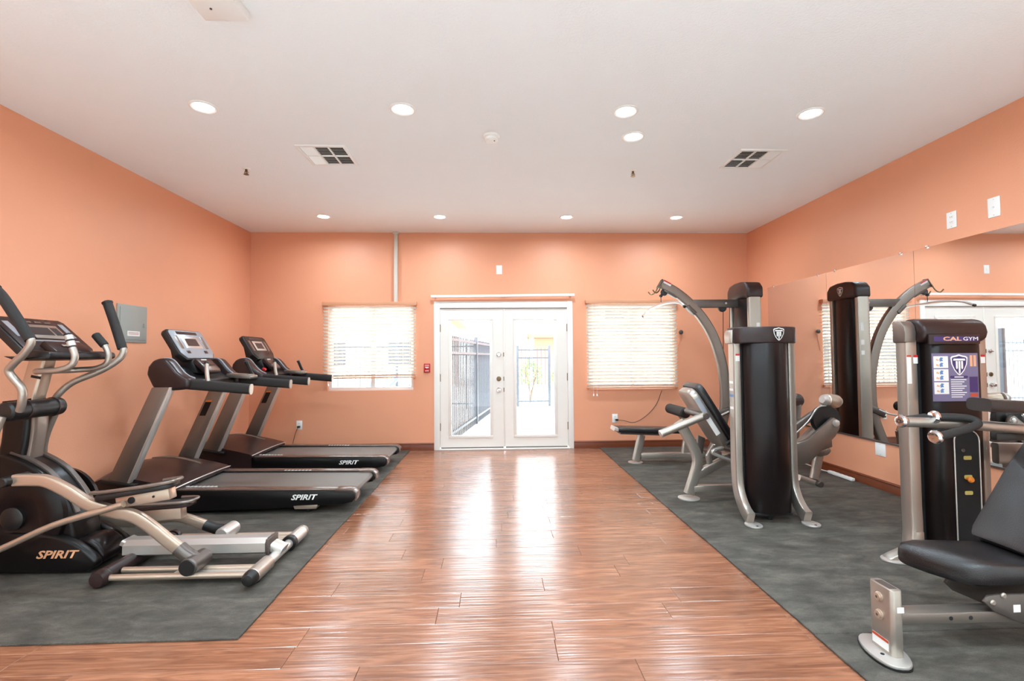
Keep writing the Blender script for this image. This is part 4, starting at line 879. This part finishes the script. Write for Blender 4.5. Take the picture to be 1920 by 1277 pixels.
b_k(MB().xz([(2.83, .50), (2.95, .52), (2.98, .48), (2.94, .44), (2.87, .425), (2.82, .45)], 4.20, 4.34, .02), 'lower_shell', 'pewter')
b_k(MB().sweep([(2.905, 4.27, .46), (2.875, 4.27, .33), (2.85, 4.27, .225)], rsec(.03, .032, 12, 5), (0, 1, 0)), 'swing_leg', 'silver')
b_k(MB().sweep([(2.97, 4.40, .45), (2.95, 4.40, .30)], rsec(.028, .026, 12, 5), (0, 1, 0)), 'swing_leg', 'pewter')
b_k(MB().sweep([(2.70, 4.27, .24), (2.86, 4.27, .185)], rsec(.04, .025, 12, 6), (0, 1, 0)), 'foot_bracket', 'silver')
b_k(MB().cyl((2.86, 4.19, .19), (2.86, 4.34, .19), .028, 16, .004), 'shin_roller_axle', 'gunmetal')
b_k(MB().box(2.44, 2.50, 3.97, 4.6, .36, .44, .008), 'frame_link', 'silver')

# ================================================================== seated chest press with the sign tower
C = thing('chest_press_machine', (2.7, 2.7, .012), 'seated press machine with a dark tower, poster and black seat at lower right', 'gym machine')
def c_k(mb, name, mt, p=None, ang=35): return mb.build(name, mt, p or C, ang)
for x0, x1, nm in ((2.667, 2.745, 'l'), (3.15, 3.21, 'r')):
    xm = (x0+x1)/2; hw = (x1-x0)/2
    path = [(xm, 3.09, 1.45), (xm, 3.09, .5)]+catmull([(xm, 3.09, .35), (xm-.006, 3.08, .22), (xm-.025, 3.065, .12), (xm-.05, 3.05, .075)], 4)
    lg = c_k(MB().sweep(path, rsec(hw, .045, 16, 7), (1, 0, 0)), 'tower_leg', 'silver')
    c_k(MB().prism([(.11*math.cos(2*PI*i/28), .075*math.sin(2*PI*i/28)) for i in range(28)], (xm-.13, 3.05, .0125), (1, 0, 0), (0, 1, 0), (0, 0, 1), 0, .014, .005), 'foot_plate', 'silver_light', lg)
    if nm == 'l':
        c_k(MB().xz([(xm-.21, .026), (xm+.02, .026), (xm+.02, .2), (xm-.035, .2), (xm-.05, .13), (xm-.09, .08), (xm-.18, .045)], 3.02, 3.10, .008), 'foot_gusset', 'silver', lg)
        fl_ = Fr((2.60, 3.0185, .065), (1, 0, 0), (0, 0, 1)); k_ = fl_.box(MB(), -.025, .025, -.016, .012, 0, .001).build('foot_label', 'labelwhite', lg); fl_.box(MB(), -.025, .025, .002, .012, .001, .0016).build('label_band', 'red', k_)
shp = []
for i in range(21):
    t = i/20; shp.append((2.785+(3.148-2.785)*t, 3.06-.075*(1-abs(2*t-1)**8)))
c_k(MB().xy(shp+[(3.148, 3.12), (2.785, 3.12)], .08, 1.42, .003), 'weight_shroud', 'shroud', ang=50)
c_k(MB().box(2.748, 2.786, 3.075, 3.115, .08, 1.42), 'gap_shade', 'dark')  # near-black box paints the shaded gap beside the left column
capp = [(3.14, 1.405), (3.03, 1.405), (2.99, 1.43), (2.98, 1.47), (2.99, 1.515), (3.02, 1.548), (3.075, 1.562), (3.14, 1.56)]
cap = c_k(MB().yz(capp, 2.735, 3.165, .02, 3), 'tower_cap', 'brown')
c_k(MB().yz([(3.14, 1.405), (3.04, 1.405), (3.035, 1.47), (3.045, 1.52), (3.07, 1.548), (3.14, 1.553)], 2.655, 2.735, .012, 2), 'cap_shoulder', 'pewter', cap)
sg = c_k(MB().obox((2.925, 2.978, 1.425), (1, 0, 0), (0, 1, 0), (0, 0, 1), .168, .006, .032, .003), 'sign_plate', 'brown', cap)
fs = Fr((2.785, 2.9715, 1.411), (1, 0, 0), (0, 0, 1))
fs.box(MB(), 0, .296, 0, .032, 0, .001).build('sign_strip', 'navy', sg)
text_part('lettering', 'CAL', fs, .062, .0035, .026, 'tan', cap, n=.0015, stretch=1.9, bold=.03)
text_part('lettering', 'GYM', fs, .194, .0045, .023, 'labelwhite', cap, n=.0015, stretch=1.5, bold=.005)
# poster on the shroud
SU = 1.2
class PFr(Fr):
    def box(s, mb, u0, u1, w0, w1, n0, n1, bev=0, seg=2): return Fr.box(s, mb, u0*SU, u1*SU, w0*.94, w1*.94, n0, n1, bev, seg)
    def poly(s, mb, pts, n0, n1, bev=0): return Fr.poly(s, mb, [(a*SU, b*.94) for a, b in pts], n0, n1, bev)
    def p(s, u, w_, n=0): return s.o+s.U*u+s.W*w_+s.N*n
fp = PFr((2.803, 2.9845, 1.03), (1, 0, 0), (0, 0, 1))
po = fp.box(MB(), -.02, .232, 0, .325, 0, .0025).build('exercise_poster', 'poster', C)
for i in range(3):
    pz = .225-i*.088
    pn = fp.box(MB(), -.012, .068, pz, pz+.08, .0025, .003).build('picture_panel', 'labelwhite', po)
for i in range(3):
    for j in range(2):
        pz = .225-i*.088+.008+j*.036
        fp.poly(MB(), [(.022, pz), (.04, pz+.003), (.036, pz+.015), (.042, pz+.025), (.028, pz+.029), (.02, pz+.016)], .003, .0034).build('printed_figure', 'labelblue', po)
        fp.poly(MB(), [(.0, pz+.008), (.016, pz+.004), (.018, pz+.012), (.004, pz+.02)], .003, .0034).build('printed_figure', 'tan', po)
shield(fp, .128*SU, .245*.94, .112, po, 'labelwhite', 'navy', .0025)
bn_ = fp.poly(MB(), rrect(.075, .175, .155, .172, .008), .0025, .0031).build('poster_band', 'navy', po)
fp.box(MB(), .10, .15, .160, .167, .0031, .0034).build('band_print', 'labelwhite', po)
for i in range(9): fp.box(MB(), .08, .165-(i % 3)*.012, .142-i*.0145, .148-i*.0145, .0025, .003).build('print_line', 'labelwhite', po)
fp.box(MB(), .188, .202, .235, .31, .0025, .003).build('print_figure_strip', 'tan', po)
fp.box(MB(), .208, .222, .235, .31, .0025, .003).build('print_figure_strip', 'tan', po)
fp.box(MB(), .182, .228, .06, .165, .0025, .003).build('print_block', 'navy', po)
fp.box(MB(), .185, .225, .03, .052, .0025, .003).build('print_block', 'labelred', po)
for x, z0, z1, b2, wd in ((2.668, 1.14, 1.325, .012, .03), (2.712, 1.27, 1.325, .014, .03), (3.165, 1.27, 1.325, .014, .03)):
    f3 = Fr((x, 3.0445, z0), (1, 0, 0), (0, 0, 1)); k_ = f3.box(MB(), 0, wd, 0, z1-z0, 0, .001).build('warning_label', 'labelwhite', C)
    f3.box(MB(), 0, wd, z1-z0-b2, z1-z0, .001, .0016).build('label_band', 'labelred' if x < 2.7 else 'red', k_)
# weight stack window
fw_ = Fr((2.985, 2.9845, .08), (1, 0, 0), (0, 0, 1))
win = [(-.082, .0), (.082, .0), (.082, .70)]+[(.082*math.cos(math.radians(a)), .70+.07*math.sin(math.radians(a))) for a in range(15, 180, 15)]+[(-.082, .70)]
sw = fw_.poly(MB(), win, 0, .003).build('stack_window', 'dark', C)
MB().tube([fw_.p(a, b, .004) for a, b in win[1:]]+[fw_.p(-.082, 0, .004)], .004, 8).build('window_trim', 'silver_light', sw)
for z, t_ in ((.58, '1 10'), (.46, '5 50'), (.36, '9 90')):
    pl = fw_.poly(MB(), rrect(-.024, .028, z, z+.024, .008), .003, .005).build('plate_label', 'yellow', sw)
MB().lathe([(.008, 0), (.008, .02), (.017, .022), (.019, .032), (.012, .042), (.002, .043)], fw_.p(-.01, .462, .003), (0, -1, 0), 16).build('selector_pin', 'orange', sw)
MB().cyl(fw_.p(-.03, .64, .003), fw_.p(-.03, .64, .012), .012, 12, .002).build('guide_bolt', 'gunmetal', sw)
# front post and beam
po_ = [(1.690, 2.06), (1.690, 2.165), (1.702, 2.178), (1.733, 2.178), (1.745, 2.165), (1.745, 2.06), (1.733, 2.047), (1.702, 2.047)]
pst = c_k(MB().xy(po_, .02, .315, .004), 'front_post', 'silver')
c_k(MB().xy([(1.70, 2.07), (1.70, 2.155), (1.735, 2.155), (1.735, 2.07)], .3148, .3158), 'post_opening', 'gunmetal', pst)
bpz = [(.105*math.copysign(abs(math.cos(t))**.8, math.cos(t)), .125*math.sin(t)) for t in [2*PI*i/28 for i in range(28)]]
fpz = c_k(MB().prism([(a*.72, b) for a, b in bpz], (1.705, 2.115, .018), (1, -.18, 0), (.18, 1, 0), (0, 0, 1), 0, .016, .005), 'foot_plate', 'silver_light', pst)
c_k(MB().prism([(a*.74, b*1.03) for a, b in bpz], (1.705, 2.115, .0125), (1, -.18, 0), (.18, 1, 0), (0, 0, 1), 0, .0055), 'foot_pad', 'black', fpz)
c_k(MB().cyl((1.668, 2.08, .033), (1.668, 2.08, .036), .008, 10), 'foot_hole', 'dark', fpz)
for z in (.262, .185):
    c_k(MB().lathe([(.021, 0), (.021, .004), (.016, .007), (.016, .012), (.004, .013)], (1.690, 2.115, z), (-1, 0, 0), 18), 'bolt', 'beige', pst)
    c_k(MB().cyl((1.6775, 2.115, z), (1.6762, 2.115, z), .006, 8), 'bolt_socket', 'gunmetal', pst)
f4 = Fr((1.6895, 2.115, .075), (0, -1, 0), (0, 0, 1)); k_ = f4.box(MB(), -.045, .045, -.028, .018, 0, .001).build('warning_label', 'labelwhite', pst); f4.box(MB(), -.045, .045, .006, .018, .001, .0016).build('label_band', 'labelred', k_)
f4 = Fr((1.728, 2.0465, .235), (1, 0, 0), (0, 0, 1)); f4.box(MB(), -.016, .014, -.012, .012, 0, .001).build('maker_label', 'labelwhite', pst)
c_k(MB().box(1.745, 2.42, 2.09, 2.165, .148, .196, .004), 'front_beam', 'pewter')
for x in (1.99, 2.08): c_k(MB().cyl((x, 2.0895, .172), (x, 2.0885, .172), .009, 10), 'adjust_hole', 'dark')
c_k(MB().box(1.748, 1.756, 2.085, 2.18, .138, .206), 'beam_collar', 'black')
c_k(MB().xz([(2.13, .245), (2.17, .205), (2.26, .165), (2.33, .135), (2.75, .12), (2.75, .27), (2.20, .275), (2.15, .27)], 2.075, 2.09, .004), 'seat_bracket', 'gunmetal')
c_k(MB().xz([(2.13, .245), (2.17, .205), (2.26, .165), (2.33, .135), (2.75, .12), (2.75, .27), (2.20, .275), (2.15, .27)], 2.26, 2.275, .004), 'seat_bracket', 'gunmetal')
for x, z in ((2.165, .243), (2.215, .272), (2.335, .20), (2.34, .155)): c_k(MB().lathe([(.013, 0), (.013, .004), (.008, .008), (.002, .008)], (x, 2.075, z), (0, -1, 0), 12), 'bolt', 'silver')
f5 = Fr((2.275, 2.0745, .215), (1, 0, 0), (0, 0, 1)); f5.box(MB(), -.016, .016, -.016, .016, 0, .001).build('pictogram_label', 'labelwhite', C)
c_k(MB().sweep([(2.70, 2.2, .07), (2.96, 3.08, .07)], rsec(.035, .03, 12, 6), (0, 0, 1)), 'base_beam', 'silver')
# seat with rounded front, backrest
rows = []
for (x, zt, zb, hw) in ((1.985, .352, .318, .10), (1.995, .378, .295, .135), (2.03, .398, .288, .155), (2.10, .405, .29, .165), (2.25, .398, .292, .168), (2.40, .39, .295, .168), (2.55, .385, .30, .165), (2.58, .365, .32, .15)):
    row = []
    for i in range(20):
        t = 2*PI*i/20; c_, s_ = math.cos(t), math.sin(t); ex = 2/5.; yy = 2.25+hw*math.copysign(abs(c_)**ex, c_)
        row.append((x-.02*(1-abs(c_))+.4*(2.42-yy)*max(0, 1-(x-1.985)/.5), yy, (zt+zb)/2+(zt-zb)/2*math.copysign(abs(s_)**ex, s_)))
    rows.append(row)
c_k(MB().loft(rows), 'seat_pad', 'leather', ang=60)
f6 = Fr((2.43, 2.27, .40), (0, 1, 0), (.56, 0, .83)); f6.N = V((-.83, 0, .56)).normalized()
f6.poly(MB(), [(-.15, 0), (.15, 0), (.165, .05), (.17, .4), (.15, .62), (.09, .68), (-.09, .68), (-.15, .62), (-.17, .4), (-.165, .05)], -.055, .02, .02).build('backrest_pad', 'leather', C)
f6.box(MB(), -.04, .04, -.12, .5, -.10, -.056, .006).build('backrest_spine', 'silver', C)
# press arm, grips
c_k(MB().tube([(3.20, 2.60, .875), (2.94, 2.60, .909), (2.60, 2.60, .94), (2.40, 2.60, .952), (2.26, 2.60, .958)], .028, 16, smooth=3), 'press_arm', 'silver')
c_k(MB().tube([(2.41, 2.58, .985), (2.50, 2.57, .985), (2.575, 2.56, .978), (2.605, 2.54, .962), (2.575, 2.52, .944), (2.42, 2.48, .916), (2.29, 2.45, .90)], .021, 14, smooth=4), 'hand_grip', 'rubber')
c_k(MB().tube([(2.25, 2.61, .962), (2.40, 2.63, .975)], .024, 14), 'hand_grip', 'rubber')
for p, d in (((2.41, 2.58, .985), (-1, 0, .05)), ((2.29, 2.45, .90), (-1, -.2, -.15)), ((2.25, 2.61, .962), (-1, -.1, -.05))):
    k_ = c_k(MB().lathe([(.022, -.012), (.034, -.004), (.036, .008), (.028, .02), (.012, .024), (.002, .022)], p, d, 20), 'grip_end', 'chrome')
c_k(MB().sweep([(2.66, 2.58, 1.052), (3.0, 2.58, 1.028)], rsec(.07, .036, 16, 4), (0, 1, 0)), 'arm_pad', 'leather')
c_k(MB().box(2.80, 3.2, 2.62, 2.66, .842, .888, .008), 'arm_bracket', 'black')
c_k(MB().sweep([(3.17, 2.98, .70), (3.3, 2.95, .70), (3.5, 2.9, .70)], rsec(.03, .065, 16, 7), (0, 1, 0)), 'cross_arm', 'pewter')
c_k(MB().box(3.16, 3.3, 2.56, 2.78, .66, .92, .02), 'arm_carrier', 'pewter')
c_k(MB().sweep([(3.30, 2.95, .05), (3.30, 2.92, .72)], rsec(.035, .05, 12, 6), (0, 1, 0)), 'carrier_post', 'silver')

# ================================================================== the courtyard outside
struct(MB().box(-16, 16, YB+.12, 46, -.12, -.03).build('ground', 'ground'))
def fence(name, a, b, h, label, pitch=.115, gate=False):
    a, b = V((*a, -.03)), V((*b, -.03)); d = (b-a); Ln = d.length; d.normalize()
    r = thing(name, tuple(a.lerp(b, .5)), label, 'gate' if gate else 'fence')
    nrm = V((-d.y, d.x, 0))
    for z in (.14, h-.28, h-.06): MB().obox(a.lerp(b, .5)+V((0, 0, z)), d, nrm, (0, 0, 1), Ln/2, .016, .02).build('rail', 'iron', r)
    n = int(Ln/pitch); pm = MB().box(-.009, .009, -.009, .009, 0, h, 0).mesh('picket'); pm.materials.append(M['iron'])
    tot = a.lerp(b, .5)
    for i in range(n+1):
        o = bpy.data.objects.new('picket', pm); COL.objects.link(o); o.parent = r; o.location = a+d*(Ln*i/n)-tot; o.rotation_euler = (0, 0, math.atan2(d.y, d.x))
    k = max(1, round(Ln/2.2))
    for i in range(k+1):
        p = a+d*(Ln*i/k); MB().obox(p+V((0, 0, h/2+.03)), d, nrm, (0, 0, 1), .035, .035, h/2+.03, .004).build('post', 'iron', r)
    return r
fence('metal_fence', (-.74, 7.6), (-.05, 12.4), 1.72, 'tall dark metal picket fence running away outside the left door glass')
fence('metal_gate', (.62, 13.4), (1.5, 13.4), 1.62, 'dark metal gate standing beyond the right door glass', .10, True)
fence('metal_fence', (-9.5, 12.9), (-.3, 12.9), 1.72, 'metal picket fence beyond the left window and its blue lounge chair')
kb = MB().obox((-.57, 9.9, .03), (.69, 5, 0), (-5, .69, 0), (0, 0, 1), 2.2, .05, .06, .005).build('kerb', 'cream'); tag(kb, 'pale concrete kerb under the receding metal fence', 'kerb')
bd = thing('building', (3.5, 27, -.03), 'terracotta building with a red roof edge beyond the gate', 'building')
MB().box(1.2, 14, 24, 32, -.03, 5.2).build('wall', 'stucco', bd)
MB().box(.9, 14.3, 23.6, 32.4, 5.2, 5.6, .05).build('roof_edge', 'roof', bd)
MB().box(1.6, 4.6, 22.9, 24, 2.25, 2.5, .03).build('porch_roof', 'roof', bd)
for x in (1.75, 4.4): MB().box(x-.1, x+.1, 23.0, 23.2, -.03, 2.25).build('porch_post', 'cream', bd)
for x in (2.5, 6.0, 9.5):
    wn = MB().box(x-.6, x+.6, 23.95, 24.0, 3.1, 4.4, .01).build('window_frame', 'white', bd); MB().box(x-.5, x+.5, 23.93, 23.96, 3.2, 4.3).build('window_pane', 'screen', wn)
b2_ = thing('building', (-8, 24, -.03), 'cream building with a low roof beyond the metal fence', 'building')
MB().box(-16, -2.2, 21, 30, -.03, 3.1).build('wall', 'cream', b2_)
MB().box(-16.3, -1.7, 20.4, 30.4, 3.1, 3.4, .04).build('roof_edge', 'stucco', b2_)
for x in (-4, -7, -10):
    wn = MB().box(x-.7, x+.7, 20.95, 21.0, .9, 2.2, .01).build('window_frame', 'white', b2_); MB().box(x-.6, x+.6, 20.93, 20.96, 1.0, 2.1).build('window_pane', 'screen', wn)
def shrub(x, y, h, label):
    r = thing('shrub', (x, y, -.03), label, 'shrub', 'courtyard shrubs'); rg = random.Random(int(x*100))
    for i in range(5):
        a = rg.uniform(0, 6.28); MB().tube([(x, y, -.03), (x+.1*math.cos(a), y+.1*math.sin(a), h*.4), (x+.28*math.cos(a), y+.28*math.sin(a), h*.8)], .015, 6, smooth=3).build('stem', 'bark', r)
    mb = MB()
    for i in range(420):
        a, e_, q = rg.uniform(0, 6.28), rg.uniform(-.6, 1.5), rg.uniform(.55, 1)
        c = V((x+.42*q*math.cos(a)*math.cos(e_), y+.42*q*math.sin(a)*math.cos(e_), h*.6+h*.42*q*math.sin(e_)))
        d = V((rg.uniform(-1, 1), rg.uniform(-1, 1), rg.uniform(-.3, 1))).normalized(); s_ = d.orthogonal().normalized()*.022
        mb.add([c, c+d*.05+s_, c+d*.11, c+d*.05-s_], [(0, 1, 2, 3)])
    o = mb.build('foliage', 'leaf', r); o['kind'] = 'stuff'
shrub(1.05, 14.5, 1.25, 'green shrub behind the metal gate, seen through the right door glass')
shrub(2.1, 15.6, 1.0, 'smaller green shrub to the right of the metal gate')
def lounge(x, y, label):
    r = thing('lounge_chair', (x, y, -.03), label, 'lounge chair', 'poolside lounge chairs')
    for dy in (-.28, .28):
        MB().tube([(x-.9, y+dy, .32), (x+.35, y+dy, .34), (x+.95, y+dy, .92)], .02, 8).build('side_rail', 'white', r)
        for dx in (-.7, .25): MB().cyl((x+dx, y+dy, -.03), (x+dx, y+dy, .33), .02, 8).build('leg', 'white', r)
    MB().xz([(x-.9, .325), (x+.35, .345), (x+.95, .93), (x+.94, .945), (x+.34, .36), (x-.9, .34)], y-.27, y+.27).build('sling', 'blue', r)
lounge(-2.9, 9.6, 'blue poolside lounge chair outside the left window')
lounge(-3.6, 11.2, 'second blue lounge chair, further out by the fence')
